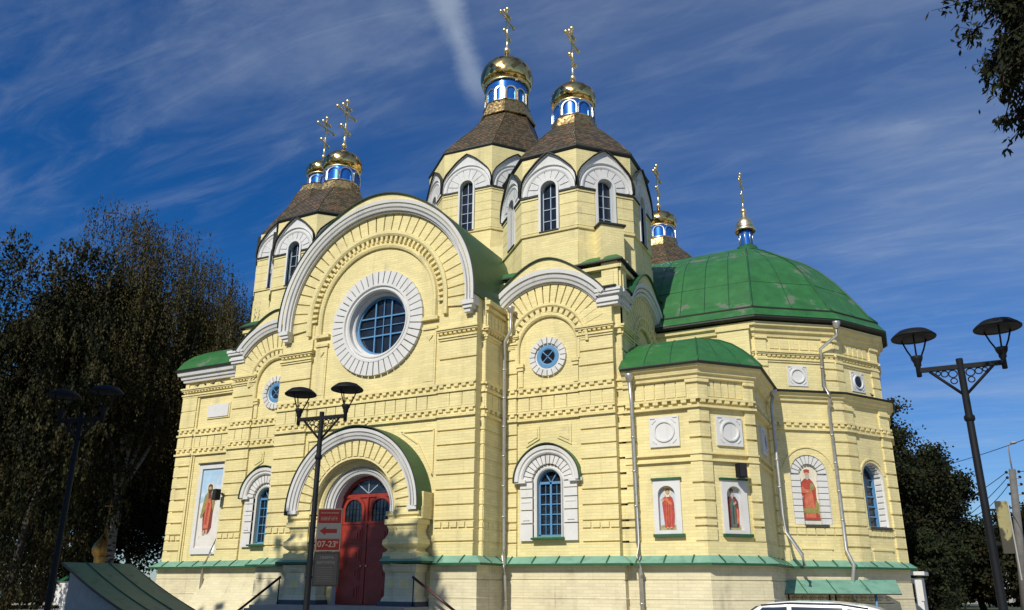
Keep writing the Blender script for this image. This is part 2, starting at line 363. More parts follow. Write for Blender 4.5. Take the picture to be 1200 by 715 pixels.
# ------------------------------------------------------------------ cathedral
CA = thing('cathedral', 'yellow brick cathedral with white arches, green roofs and gilded onion domes', 'church')
FA = Fr(0, 0, 0); FT = Fr(8.56, 2.39, 0); FTL = Fr(-8.56, 2.39, 0)
LN = [3.62, 4.2, 4.53, 5.21, 5.89, 6.57, 7.25, 7.93, 8.60, 9.28]
LU = [10.92, 11.6, 12.28, 13.0]
def rust(mb, fr, s0, s1, n0, n1, z0, z1, lines, m=None, g=.095, teeth=True):
    m = m or YEL
    zs = [z0]+[z for z in lines if z0 < z < z1]+[z1]
    for a, b in zip(zs[:-1], zs[1:]):
        lo = a+(g/2 if a != z0 else 0); hi = b-(g/2 if b != z1 else 0)
        if teeth and abs(a-4.2) < .01 and abs(b-4.53) < .01:
            k = max(1, round((s1-s0)/.42)); wd = (s1-s0)/k
            for i in range(k): mb.box(fr, s0+i*wd+(.03 if i else 0), s0+(i+1)*wd-(.03 if i < k-1 else 0), n0, n1, lo, hi, m)
        else: mb.box(fr, s0, s1, n0, n1, lo, hi, m)
def friezes(mb, fr, s0, s1, n, only=None, zoff=0, m=None, blocks=True):
    """two toothed string courses with a row of upright blocks between them"""
    m = m or YEL
    for zb in ((9.24,) if only == 'L' else (9.24, 10.42)):
        zb += zoff
        mb.box(fr, s0-.05, s1+.05, n-.1, n+.12, zb, zb+.11, m)
        mb.box(fr, s0-.02, s1+.02, n-.1, n+.09, zb+.38, zb+.47, m)
        k = max(2, round((s1-s0)/.42)); wd = (s1-s0)/k
        for i in range(k): mb.box(fr, s0+i*wd+wd*.22, s0+(i+1)*wd-wd*.22, n-.1, n+.085, zb+.24, zb+.385, m)
    if blocks:
        k = max(1, round((s1-s0)/.62)); wd = (s1-s0)/k
        for i in range(k): mb.box(fr, s0+i*wd+.022, s0+(i+1)*wd-.022, n-.1, n+.05, 9.74+zoff, 10.36+zoff, m)
def cornice(mb, fr, s0, s1, n, z0, z1, m=None, ext=True):
    """moulded string of three steps with beads"""
    m = m or YEL; h = z1-z0; e = .06 if ext else 0
    mb.box(fr, s0-e*.5, s1+e*.5, n-.1, n+.06, z0, z0+h*.18, m)
    mb.box(fr, s0-e, s1+e, n-.1, n+.12, z0+h*.18, z0+h*.34, m)
    k = max(2, round((s1-s0)/.26)); wd = (s1-s0)/k
    for i in range(k): mb.box(fr, s0+i*wd+.05, s0+(i+1)*wd-.05, n-.1, n+.10, z0+h*.52, z0+h*.70, m)
    mb.box(fr, s0-e*1.5, s1+e*1.5, n-.1, n+.14, z0+h*.70, z0+h*.84, m)
    mb.box(fr, s0-e*2.2, s1+e*2.2, n-.1, n+.2, z0+h*.84, z1, m)

# ---- body
b = MB()
b.prism([(-6.05, 1.0), (6.05, 1.0), (6.05, 31), (-6.05, 31)], 0, 15.1, YEL)
for sx in (-1, 1):
    for y0, y1 in ((3.0, 10.4), (20.95, 28.4)):
        x0, x1 = sorted((sx*4.93, sx*12.0))
        b.prism([(x0, y0), (x1, y0), (x1, y1), (x0, y1)], 0, 15.2, YEL)
        b.prism([(x0+.1, y0+.25), (x1-.1, y0+.25), (x1-.1, y1-.25), (x0+.1, y1-.25)], 15.2, 16.9, YEL)
b.prism([(-12.1, 10.4), (12.1, 10.4), (12.1, 20.95), (-12.1, 20.95)], 0, 15.4, YEL)
b.prism([(-16.6, 3.5), (-12.0, 3.5), (-12.0, 28.1), (-16.6, 28.1)], 0, 14.4, YEL)
b.prism([(-6, 9.2), (6, 9.2), (6, 22.2), (-6, 22.2)], 15.4, 22.2, YEL)
SAN = [(12.0, 9.6), (17.05, 9.6), (20.3, 12.1), (21.9, 14.9), (21.9, 16.5), (20.4, 19.4), (17.1, 21.8), (12.0, 21.8)]
b.prism(SAN, 0, 11.2, YEL)
SAN2 = [(12.0, 9.3), (17.19, 9.28), (20.66, 11.74), (22.55, 14.65), (22.55, 16.75), (20.66, 19.66), (17.19, 22.12), (12.0, 22.1)]
b.prism(SAN2, 11.2, 15.0, YEL)
CH = [(11.9, 3.3), (15.35, 3.3), (17.1, 5.05), (17.1, 9.7), (11.9, 9.7)]
b.prism(CH, 0, 11.0, YEL)
b.prism([(x, 31.4-y) for x, y in CH][::-1], 0, 11.0, YEL)
b.build('wall', CA, 'plain yellow plaster body behind the facades')

# ---- south portal facade
a = MB()
out_ = [(-6.0, 2.6), (6.0, 2.6), (6.0, 15.2)]+[(5.95*math.cos(R_(t)), 15.2+5.95*math.sin(R_(t))) for t in range(2, 179, 4)]+[(-6.0, 15.2)]
rose = circ(.12, 14.55, 1.76, 56); door = archp(0, .02, 1.62, 5.2)
door = [(-1.62, 2.6)]+[]+[]
doorh = [(1.62*math.cos(math.pi*i/24), 5.2+1.62*math.sin(math.pi*i/24)) for i in range(25)]
outd = [(-6.0, .0), (-1.62, .0), (-1.62, 5.2)]+doorh[::-1][1:-1]+[(1.62, 5.2), (1.62, .0), (6.0, .0)]+out_[2:]
a.poly(FA, outd, -.12, YEL, [rose])
a.jamb(FA, rose, -.12, -.75, WHI)
a.jamb(FA, [(-1.62, 0), (-1.62, 5.2)]+doorh[::-1][1:-1]+[(1.62, 5.2), (1.62, 0)], -.12, -.5, WHI, closed=False)
for sx in (-1, 1):
    s0, s1 = sorted((sx*3.95, sx*6.0))
    rust(a, FA, s0, s1, -.8, 0, 2.6, 9.28, LN)
    rust(a, FA, s0, s1, -.8, 0, 10.88, 13.0, [12.05])
    a.box(FA, s0, s1, -.8, 0, 9.28, 10.88, YEL)
    friezes(a, FA, s0, s1, 0)
    cornice(a, FA, s0, s1, 0, 13.0, 13.6)
    a.box(FA, s0, s1, -.8, 0, 13.6, 14.2, YEL); a.box(FA, s0+.01, s1-.01, -.8, -.08, 2.6, 15.15, YEL)
    # recessed corner strip and its return
    q0, q1 = sorted((sx*5.9, sx*6.183))
    a.box(FA, q0, q1, -3.2, -.54, 0, 15.12, YEL)
    FR_ = Fr(sx*6.183, 1.47, 90*sx)
    rust(a, FR_, -.91, .91, -.15, .03, 2.6, 9.28, LN, teeth=True)
    a.box(FR_, -.90, .90, -.15, .02, 9.28, 15.1, YEL)
    friezes(a, FR_, -.93, .93, .03); cornice(a, FR_, -.93, .93, .03, 13.0, 13.6)
    for k in range(5): a.box(FR_, -.9+k*.37, -.58+k*.37, 0, .1, 13.7, 14.3, YEL)
    a.box(FR_, -.95, .95, 0, .16, 14.45, 14.62, YEL); a.box(FR_, -.95, .95, 0, .24, 14.75, 14.95, YEL)
    # strip courses
    rust(a, FA, q0+.003, q1+.003*sx, -.7, -.5, 2.6, 9.28, LN, teeth=False)
    for z in (9.24, 10.42, 9.62, 10.8, 13.1, 13.45): a.box(FA, q0-.02, q1+.03, -.6, -.45, z, z+.1, YEL)
    # blind arch posts
    p0, p1 = sorted((sx*2.98, sx*3.72))
    a.box(FA, p0, p1, -.2, -.04, 10.9, 13.72, YEL)
    a.box(FA, p0+.09, p1-.09, -.1, -.02, 11.1, 13.2, YEL)
    a.box(FA, p0-.06, p1+.06, -.2, .03, 13.72, 13.86, YEL); a.box(FA, p0-.1, p1+.1, -.2, .08, 14.2, 14.36, YEL)
    a.slab(FA, [(sx*3.35-.2, 13.4), (sx*3.35, 13.15), (sx*3.35+.2, 13.4)], -.05, .02, YEL)
    # triangular spandrel frames over the portal
    tri = [(sx*3.75, 8.75), (sx*1.95, 8.75), (sx*2.9, 8.15), (sx*3.75, 6.6)]
    for k in range(4):
        A_, B_ = tri[k], tri[(k+1) % 4]
        a.box(Fr(0, 0, 0), min(A_[0], B_[0])-.02, max(A_[0], B_[0])+.02, -.12, -.05, A_[1]-.03, A_[1]+.03, YEL) if abs(A_[1]-B_[1]) < .01 else None
        if abs(A_[1]-B_[1]) >= .01:
            dx, dz = B_[0]-A_[0], B_[1]-A_[1]; l_ = math.hypot(dx, dz); nx, nz = -dz/l_*.035, dx/l_*.035
            a.slab(FA, [(A_[0]-nx, A_[1]-nz), (B_[0]-nx, B_[1]-nz), (B_[0]+nx, B_[1]+nz), (A_[0]+nx, A_[1]+nz)], -.12, -.05, YEL)
friezes(a, FA, -3.95, 3.95, -.1)
a.vouss(FA, 0, 15.2, 4.36, 5.42, -6, 186, 31, -.12, .02, YEL, .075)
a.arc(FA, 0, 15.25, [(4.1, -.12), (4.1, .06), (4.2, .13), (4.36, .13), (4.36, -.12)], 0, 180, YEL, 48, legs=14.4)
a.vouss(FA, 0, 15.25, 3.78, 4.1, -3, 183, 42, -.12, .04, YEL, .16)
a.arc(FA, 0, 15.25, [(3.45, -.12), (3.45, .0), (3.55, .05), (3.66, .05), (3.72, -.12)], 0, 180, YEL, 48, legs=14.36)
for z in np.arange(10.95, 14.3, .62):
    for sx in (-1, 1): pass
a.build('facade_wall', CA, 'gabled yellow facade with arched mouldings around the rose window')
ar = MB()
for pr in ([(5.40, -.1), (5.40, .20), (5.48, .20), (5.48, .31), (5.58, .36), (5.60, .24), (5.67, .24), (5.67, .38), (5.79, .42), (5.80, .31), (5.86, .31), (5.86, .46), (6.03, .49), (6.03, -.1)],):
    ar.arc(FA, 0, 15.2, pr, 0, 180, WHI, 72, legs=14.75)
for sx in (-1, 1):
    for z0, z1, w0, w1, n in ((14.20, 14.38, 5.44, 5.78, .30), (14.38, 14.55, 5.40, 5.90, .38), (14.55, 14.76, 5.38, 6.03, .455)):
        s0, s1 = sorted((sx*w0, sx*w1)); ar.box(FA, s0, s1, -.1, n, z0, z1, WHI)
ar.build('archivolt', CA, 'broad white moulded arch crowning the portal facade')
# barrel roof behind the gable
rf = MB()
secs = []
for i in range(61):
    t = math.pi*i/60; pk = .42*max(0, math.sin(t))**14
    secs.append((0, 15.25, math.cos(t), math.sin(t), pk))
def barrel(mb, fr, cz, R, n0, n1, m, pk=.4, th=.05, a0=0, a1=180, seg=60, legs=None, edge=EDG, yel=None, pw=12, cs=0):
    def pt(t, r): return (cs+r*math.cos(t), cz+r*math.sin(t)+pk*max(0, math.sin(t))**pw)
    ts = [R_(a0+(a1-a0)*i/seg) for i in range(seg+1)]
    o_ = [pt(t, R+th) for t in ts]; i_ = [pt(t, R) for t in ts]
    if legs is not None: o_ = [(o_[0][0], legs)]+o_+[(o_[-1][0], legs)]; i_ = [(i_[0][0], legs)]+i_+[(i_[-1][0], legs)]
    k = len(o_)
    v = [fr.p(s, n1, z) for s, z in o_]+[fr.p(s, n0, z) for s, z in o_]+[fr.p(s, n1, z) for s, z in i_]+[fr.p(s, n0, z) for s, z in i_]
    mb.add(v, [(j, j+1, k+j+1, k+j) for j in range(k-1)]+[(2*k+j, 3*k+j, 3*k+j+1, 2*k+j+1) for j in range(k-1)], m)
    mb.add(v, [(j, 2*k+j, 2*k+j+1, j+1) for j in range(k-1)]+[(k+j, k+j+1, 3*k+j+1, 3*k+j) for j in range(k-1)], edge)
    if yel:   # plaster infill between archivolt and raised roof edge
        h = [(cs+(R-.0)*math.cos(t), cz+(R-.0)*math.sin(t)) for t in ts]
        q = len(ts); n2 = n1-.12
        v = [fr.p(s, n2, z) for s, z in [pt(t, R) for t in ts]]+[fr.p(s, n2, z) for s, z in [(cs+(R-.25)*math.cos(t), cz+(R-.25)*math.sin(t)) for t in ts]]
        mb.add(v, [(j, j+1, q+j+1, q+j) for j in range(q-1)], yel)
barrel(rf, FA, 15.2, 6.06, -9.3, .52, GRD, pk=.36, legs=15.0, yel=YEL, pw=9)
for y in np.arange(.8, 9, .75): 
    pass
rf.build('barrel_roof', CA, 'dark green sheet metal barrel roof behind the facade gable')
# rose window
rw = MB(); RX, RZ = .12, 14.55
rw.vouss(FA, RX, RZ, 2.10, 2.80, 0, 360, 44, -.12, .06, WHI, .06)
rw.arc(FA, RX, RZ, [(1.74, -.3), (1.74, -.04), (1.80, .03), (1.86, .03), (1.88, -.02), (1.96, -.02), (1.99, .08), (2.10, .08), (2.10, -.12)], 0, 360, WHI, 64, closed=True)
rw.arc(FA, RX, RZ, [(1.60, -.6), (1.60, -.36), (1.66, -.30), (1.76, -.30), (1.76, -.6)], 0, 360, WHI, 64, closed=True)
ro = rw.build('rose_window', CA, 'large round window ringed by white stone blocks')
fr_ = MB()
fr_.arc(FA, RX, RZ, [(1.48, -.64), (1.48, -.54), (1.62, -.54), (1.62, -.64)], 0, 360, BLU, 56, closed=True)
for k, wd in ((-.5, .036), (.5, .036)):
    hh = math.sqrt(1.52**2-k*k)
    fr_.box(FA, RX+k-wd, RX+k+wd, -.66, -.57, RZ-hh, RZ+hh, BLU); fr_.box(FA, RX-hh, RX+hh, -.655, -.575, RZ+k-wd, RZ+k+wd, BLU)
fr_.box(FA, RX-.018, RX+.018, -.65, -.60, RZ-1.5, RZ+1.5, BLU); fr_.box(FA, RX-1.5, RX+1.5, -.645, -.605, RZ-.018, RZ+.018, BLU)
fr_.build('frame', ro)
gl = MB(); gl.slab(FA, circ(RX, RZ, 1.62), -.72, -.68, GLS); gl.build('pane', ro)

# ---- portal
p = MB(); zc = 5.15
for sx in (-1, 1):
    # outer pier block and spandrel filling under the hood
    s0, s1 = sorted((sx*2.42, sx*3.84))
    p.box(FA, s0, s1, -.1, .80, 4.62, 5.15, YEL)
pts = [(3.68*math.cos(R_(t)), zc+3.68*math.sin(R_(t))) for t in range(0, 181, 4)]
inn = [(2.42*math.cos(R_(t)), zc+2.42*math.sin(R_(t))) for t in range(180, -1, -4)]
p.poly(FA, pts+inn, .78, YEL)
p.vouss(FA, 0, zc, 2.46, 3.20, 0, 180, 23, .7, .88, YEL, .075)
p.arc(FA, 0, zc, [(2.28, -.1), (2.28, .74), (2.34, .84), (2.44, .84), (2.44, -.1)], 0, 180, YEL, 40, legs=4.6)
p.arc(FA, 0, zc, [(2.05, -.1), (2.05, .42), (2.15, .50), (2.28, .50), (2.28, -.1)], 0, 180, YEL, 40, legs=4.6)
# side walls of the hood block, down to the piers
for sx in (-1, 1):
    s0, s1 = sorted((sx*3.5, sx*3.86)); p.box(FA, s0, s1, -.1, .74, 4.62, 5.8, YEL)
def stack(mb, x0, x1, y0, y1, prof, m):
    """square-plan turned pier: prof = (z, grow)"""
    v = []; 
    for z, k in prof: v += [(x0-k, y0-k, z), (x1+k, y0-k, z), (x1+k, y1, z), (x0-k, y1, z)]
    n = len(prof); f = [(i*4+j, i*4+(j+1) % 4, (i+1)*4+(j+1) % 4, (i+1)*4+j) for i in range(n-1) for j in range(4)]
    f += [(3, 2, 1, 0), tuple((n-1)*4+j for j in range(4))]; mb.add(v, f, m)
for sx in (-1, 1):
    for xa, xb, yy, k2 in ((2.55, 3.62, -.80, 1), (1.95, 2.62, -.62, .8)):
        x0, x1 = sorted((sx*xa, sx*xb))
        stack(p, x0, x1, yy, 0, [(4.98, .12*k2), (4.80, .14*k2), (4.72, .02), (4.64, .02), (4.62, .16*k2), (4.40, .16*k2), (4.36, .05), (4.15, -.02), (3.95, .0), (3.80, .10*k2), (3.70, .20*k2), (3.52, .22*k2), (3.40, .12*k2), (3.30, -.02), (3.22, .02), (3.16, .16*k2), (2.98, .18*k2), (2.9, .18*k2), (2.72, .05)][::-1], YEL)
        stack(p, x0, x1, yy, 0, [(1.1, .16*k2), (1.22, .12*k2), (1.32, .02), (2.3, .02), (2.38, .10*k2), (2.50, .14*k2), (2.66, .14*k2)], PLI)
        xm = (x0+x1)/2; h = (x1-x0)*.24
        p.box(W0, xm-h, xm+h, -yy-.0, -yy+.02+.03, 1.66, 2.02, YEL)
        p.box(W0, xm-h-.07, xm+h+.07, -yy-.0, -yy+.02+.012, 1.59, 2.09, PLI)
        stack(p, x0, x1, yy-.02, 0, [(0.0, .30), (.95, .24), (1.1, .2)], GRA)
# white inner archivolt round the door
p.build('porch_arch', CA, 'projecting arched porch with bulging piers around the red door')
pw = MB()
pw.arc(FA, 0, zc, [(3.20, .7), (3.20, .92), (3.26, .92), (3.26, 1.0), (3.36, 1.04), (3.37, .93), (3.43, .93), (3.43, 1.04), (3.54, 1.08), (3.55, .98), (3.60, .98), (3.60, 1.10), (3.74, 1.12), (3.74, .7)], 0, 180, WHI, 60)
pw.box(FA, 3.18, 3.72, .7, 1.05, 5.0, 5.16, WHI); pw.box(FA, -3.72, -3.18, .7, 1.05, 5.0, 5.16, WHI)
pw.arc(FA, 0, 5.2, [(1.60, -.3), (1.60, .08), (1.66, .08), (1.66, .17), (1.76, .22), (1.77, .12), (1.82, .12), (1.82, .24), (1.92, .28), (1.93, .20), (1.97, .20), (1.97, .32), (2.08, .34), (2.08, -.1)], 0, 180, WHI, 48, legs=4.55)
pw.build('porch_archivolt', CA, 'white moulded double arch over the red door')
ph = MB(); barrel(ph, FA, zc, 3.76, -.1, 1.16, GRD, pk=.10, legs=None, a0=-3, a1=183, seg=48); ph.build('porch_hood', CA, 'dark green curved hood over the porch arch')
# door
d = MB()
d.slab(FA, [(-1.60, .9), (1.60, .9), (1.60, 5.2)]+[(1.60*math.cos(math.pi*i/20), 5.2+1.60*math.sin(math.pi*i/20)) for i in range(1, 20)]+[(-1.60, 5.2)], -.62, -.42, RED)
d.box(FA, -1.58, 1.58, -.42, -.36, 5.80, 5.95, RED); d.box(FA, -.05, .05, -.42, -.33, .9, 5.8, RED)
d.build('door_frame', CA)
dr = d
for sx in (-1, 1):
    lf = MB(); x0, x1 = sorted((sx*.06, sx*1.52))
    lf.box(FA, x0, x1, -.42, -.37, .92, 4.55, RED)
    for z0, z1 in ((3.62, 4.38), (2.76, 3.5), (1.95, 2.62), (1.05, 1.82)):
        c = (x0+x1)/2; hw = .56
        lf.box(FA, c-hw, c+hw, -.37, -.345, z0, z1, RED)
        lf.box(FA, c-hw+.09, c+hw-.09, -.345, -.37+.06, z0+.1, z1-.1, RED)
        lf.box(FA, c-hw+.22, c+hw-.22, -.31, -.37+.10, z0+.22, z1-.22, RED)
    lf.box(FA, x0, x1, -.42, -.33, 4.55, 4.66, RED); lf.box(FA, x0, x1, -.42, -.34, 2.64, 2.73, RED); lf.box(FA, x0, x1, -.42, -.34, 3.52, 3.60, RED)
    c = (x0+x1)/2
    lf.arc(FA, c, 5.22, [(.50, -.42), (.50, -.33), (.62, -.33), (.66, -.42)], 0, 180, RED, 20, legs=4.66)
    lo = lf.build('door_leaf', CA)
    hd = MB(); hd.ball((sx*.16, .30, 2.62), .05, GOLP); hd.build('door_handle', lo)
    gw = MB(); gw.slab(FA, archp(c, 4.68, .50, 5.22), -.415, -.40, GLS)
    for k in (-.3, -.1, .1, .3): gw.box(FA, c+k-.012, c+k+.012, -.40, -.375, 4.68, 5.22+math.sqrt(.25-k*k), BLK)
    for z in (4.95, 5.25): gw.box(FA, c-.48, c+.48, -.40, -.38, z, z+.02, BLK)
    gw.build('door_window', lo)
fl = MB(); c0 = math.degrees(math.asin(.78/1.45))
seg = [(1.42*math.cos(R_(t)), 5.2+1.42*math.sin(R_(t))) for t in np.linspace(33.5, 146.5, 20)]
fl.slab(FA, seg, -.415, -.40, GLS)
fl.arc(FA, 0, 5.2, [(1.42, -.42), (1.42, -.34), (1.56, -.34), (1.56, -.42)], 28, 152, RED, 24)
for t in (62, 90, 118):
    dx, dz = math.cos(R_(t)), math.sin(R_(t)); e_ = (1.42 if t == 90 else 1.42)
    q = .3
    A_ = (dx*.0, 5.98); B_ = (dx*e_*.95, 5.2+dz*e_)
    l_ = math.hypot(B_[0]-A_[0], B_[1]-A_[1]); nx, nz = -(B_[1]-A_[1])/l_*.018, (B_[0]-A_[0])/l_*.018
    fl.slab(FA, [(A_[0]-nx, A_[1]-nz), (B_[0]-nx, B_[1]-nz), (B_[0]+nx, B_[1]+nz), (A_[0]+nx, A_[1]+nz)], -.40, -.37, GRYF)
fl.build('fanlight', CA)
# porch platform and side steps
st = MB(); st.box(FA, -3.9, 3.9, .0, 2.4, 0, .9, CON)
for sx in (-1, 1):
    for k in range(6):
        s0, s1 = sorted((sx*3.9, sx*(3.9+.32*(6-k)))); st.box(FA, s0, s1, .6, 2.4, .15*k, .15*(k+1), CON)
st.build('porch_steps', CA, 'grey concrete platform with steps at both ends')
for sx in (-1, 1):
    h = MB(); h.tube([(sx*3.7, -1.1, 2.12), (sx*6.35, -1.1, .45)], .06, RUST if sx > 0 else BLK)
    h.tube([(sx*3.75, -1.1, 2.05), (sx*3.75, -1.1, .9)], .025, BLK); h.tube([(sx*5.9, -1.1, .7), (sx*5.9, -1.1, 0)], .025, BLK)
    h.build('handrail', CA, 'brown sloping handrail' if sx > 0 else 'black sloping handrail')

# ---- corner bays (T) and arches
def gable_arch(fr, cs, nm, label, s_half=3.33, oculus=True, pk=.55, back=-1.2, ext=.30, zo=0):
    g = MB(); zc = 12.85
    pts = [(cs-s_half, 14.9)]+[(cs-s_half, 14.6), (cs+s_half, 14.6), (cs+s_half, 14.9)]+[(cs+3.8*math.cos(R_(t)), zc+3.8*math.sin(R_(t))) for t in range(34, 147, 4)]
    g.slab(fr, pts, back, -.12, YEL)
    g.vouss(fr, cs, zc, 2.16, 3.16, 22, 158, 17, -.12, .02, YEL, .07)
    g.arc(fr, cs, zc, [(1.98, -.12), (1.98, .05), (2.05, .11), (2.16, .11), (2.16, -.12)], 0, 180, YEL, 32)
    g.vouss(fr, cs, zc, 1.72, 1.98, 0, 180, 18, -.12, .04, YEL, .12)
    g.arc(fr, cs, zc, [(1.5, -.12), (1.5, .0), (1.56, .05), (1.70, .05), (1.70, -.12)], 0, 180, YEL, 32, legs=12.05)
    for sx in (-1, 1):
        p0, p1 = sorted((cs+sx*1.28, cs+sx*1.6))
        g.box(fr, p0-.04, p1+.04, -.12, .08, 11.92, 12.08, YEL); g.box(fr, p0, p1, -.12, .02, 11.75, 11.92, YEL); g.box(fr, p0+.03, p1-.03, -.12, -.04, 10.95, 11.75, YEL)
    g.build(nm+'_wall', CA, label)
    w_ = MB()
    pr = [(3.16, -.1), (3.16, .10), (3.23, .10), (3.23, .20), (3.34, .25), (3.35, .13), (3.42, .13), (3.42, .25), (3.56, .30), (3.57, .19), (3.64, .19), (3.64, .34), (3.85, .37), (3.85, -.1)]
    w_.arc(fr, cs, zc, pr, 36.5, 143.5, WHI, 44)
    for sx in (-1, 1):
        s0, s1 = sorted((cs+sx*2.62, cs+sx*(s_half+ext)))
        e_ = zo
        for za, zb, nn in ((14.44, 14.60, .10), (14.60, 14.74, .18), (14.74, 14.92, .13), (14.92, 15.06, .26), (15.06, 15.22, .32)):
            t0, t1 = (s0, s1+nn-.05) if sx > 0 else (s0-nn+.05, s1)
            w_.box(fr, t0, t1, -.5, nn, za+e_, zb+e_, WHI)
    w_.build(nm+'_archivolt', CA, 'white moulded segmental arch')
    r_ = MB(); barrel(r_, fr, zc, 3.87, back-1.6, .42, GRD, pk=pk, a0=36, a1=144, seg=36, yel=YEL, pw=10, cs=cs)
    for sx in (-1, 1):
        s0, s1 = sorted((cs+sx*3.06, cs+sx*(s_half+.12))); r_.box(fr, s0, s1+(.25 if sx > 0 else 0), -.6, .42, 15.235+zo, 15.30+zo, EDG)
    r_.build(nm+'_roof', CA, 'narrow dark roof following the segmental arch')
def oculus(fr, cs, cz, n=-.12):
    w_ = MB()
    w_.vouss(fr, cs, cz, .66, .97, 0, 360, 20, n, n+.14, WHI, .045)
    w_.arc(fr, cs, cz, [(.56, n-.2), (.56, n+.03), (.66, n+.05), (.66, n)], 0, 360, WHI, 28, closed=True)
    o_ = w_.build('oculus_window', CA)
    f_ = MB(); f_.arc(fr, cs, cz, [(.36, n+.0), (.36, n+.03), (.42, n+.06), (.58, n+.06), (.58, n)], 0, 360, BLU, 28, closed=True)
    for t in (45, 135):
        dx, dz = math.cos(R_(t)), math.sin(R_(t)); nx, nz = -dz*.02, dx*.02
        f_.slab(fr, [(cs-dx*.4-nx, cz-dz*.4-nz), (cs+dx*.4-nx, cz+dz*.4-nz), (cs+dx*.4+nx, cz+dz*.4+nz), (cs-dx*.4+nx, cz-dz*.4+nz)], n+.02, n+.045, BLU)
    f_.build('frame', o_)
    g_ = MB(); g_.slab(fr, circ(cs, cz, .4, 24), n+.005, n+.015, GLS); g_.build('pane', o_)
def tall_window(fr, cs):
    z0, zs, w = 3.9, 6.32, .62
    s_ = MB()
    # white surround
    for sx in (-1, 1):
        for za, zb in ((3.72, 4.45), (4.50, 5.05), (5.10, 5.62), (5.67, 6.02), (6.06, 6.36)):
            a0, a1 = sorted((cs+sx*.78, cs+sx*1.42)); s_.box(fr, a0, a1, -.14, .03, za, zb, WHI)
        a0, a1 = sorted((cs+sx*.78, cs+sx*1.66)); s_.box(fr, a0, a1, -.14, .10, 6.38, 6.52, WHI)
        a0, a1 = sorted((cs+sx*1.08, cs+sx*1.72)); s_.box(fr, a0, a1, -.14, .20, 6.30, 6.44, WHI)
        a0, a1 = sorted((cs+sx*.86, cs+sx*1.34)); s_.box(fr, a0, a1, 0, .055, 4.5, 4.56, WHI); s_.box(fr, a0, a1, 0, .055, 5.42, 5.48, WHI)
        s_.slab(fr, [((a0+a1)/2-.17, 4.62), ((a0+a1)/2+.17, 4.62), ((a0+a1)/2, 4.84)], .02, .07, WHI)
        s_.jamb(fr, [(cs+sx*.78, z0-.1), (cs+sx*.78, zs)], .03, -.14, WHI, closed=False)
    s_.vouss(fr, cs, zs+.05, .80, 1.24, 0, 180, 15, -.14, .05, WHI, .04)
    s_.arc(fr, cs, zs+.05, [(1.24, -.14), (1.24, .14), (1.30, .19), (1.40, .19), (1.44, .26), (1.60, .28), (1.60, -.14)], 0, 180, WHI, 36)
    s_.arc(fr, cs, zs, [(.60, -.42), (.60, -.05), (.66, -.02), (.70, -.10), (.80, -.10), (.80, -.42)], 0, 180, WHI, 28, legs=z0-.1)
    o_ = s_.build('arched_window', CA)
    h_ = MB(); barrel(h_, fr, zs+.05, 1.62, -.12, .34, GRN, pk=.06, a0=-2, a1=182, seg=28, cs=cs); h_.build('hood', o_)
    f_ = MB()
    f_.arc(fr, cs, zs, [(.52, -.40), (.52, -.30), (.61, -.30), (.61, -.40)], 0, 180, BLU, 24, legs=z0)
    f_.box(fr, cs-.045, cs+.045, -.40, -.29, z0, zs+.03, BLU); f_.box(fr, cs-.6, cs+.6, -.40, -.30, z0, z0+.09, BLU); f_.box(fr, cs-.56, cs+.56, -.40, -.29, zs-.06, zs+.05, BLU)
    for z in np.linspace(z0+.09, zs-.06, 6)[1:-1]: f_.box(fr, cs-.54, cs+.54, -.39, -.335, z-.022, z+.022, BLU)
    for k in (-.28, .28): f_.box(fr, cs+k-.013, cs+k+.013, -.39, -.345, z0, zs, BLU)
    for t in (58, 122):
        dx, dz = math.cos(R_(t)), math.sin(R_(t)); nx, nz = -dz*.022, dx*.022
        f_.slab(fr, [(cs-nx, zs-nz), (cs+dx*.56-nx, zs+dz*.56-nz), (cs+dx*.56+nx, zs+dz*.56+nz), (cs+nx, zs+nz)], -.39, -.33, BLU)
    f_.build('frame', o_)
    g_ = MB(); g_.slab(fr, archp(cs, z0, .6, zs), -.42, -.405, GLS); g_.build('pane', o_)
    l_ = MB(); l_.slab(fr, [(cs-.80, z0-.14), (cs+.80, z0-.14), (cs+.80, z0-.06), (cs-.80, z0-.06)], -.14, .22, GRD)
    v = [fr.p(cs-.6, -.4, z0+.06), fr.p(cs+.6, -.4, z0+.06), fr.p(cs+.8, .2, z0-.055), fr.p(cs-.8, .2, z0-.055)]; l_.add(v, [(0, 1, 2, 3)], LED)
    l_.build('sill', o_)
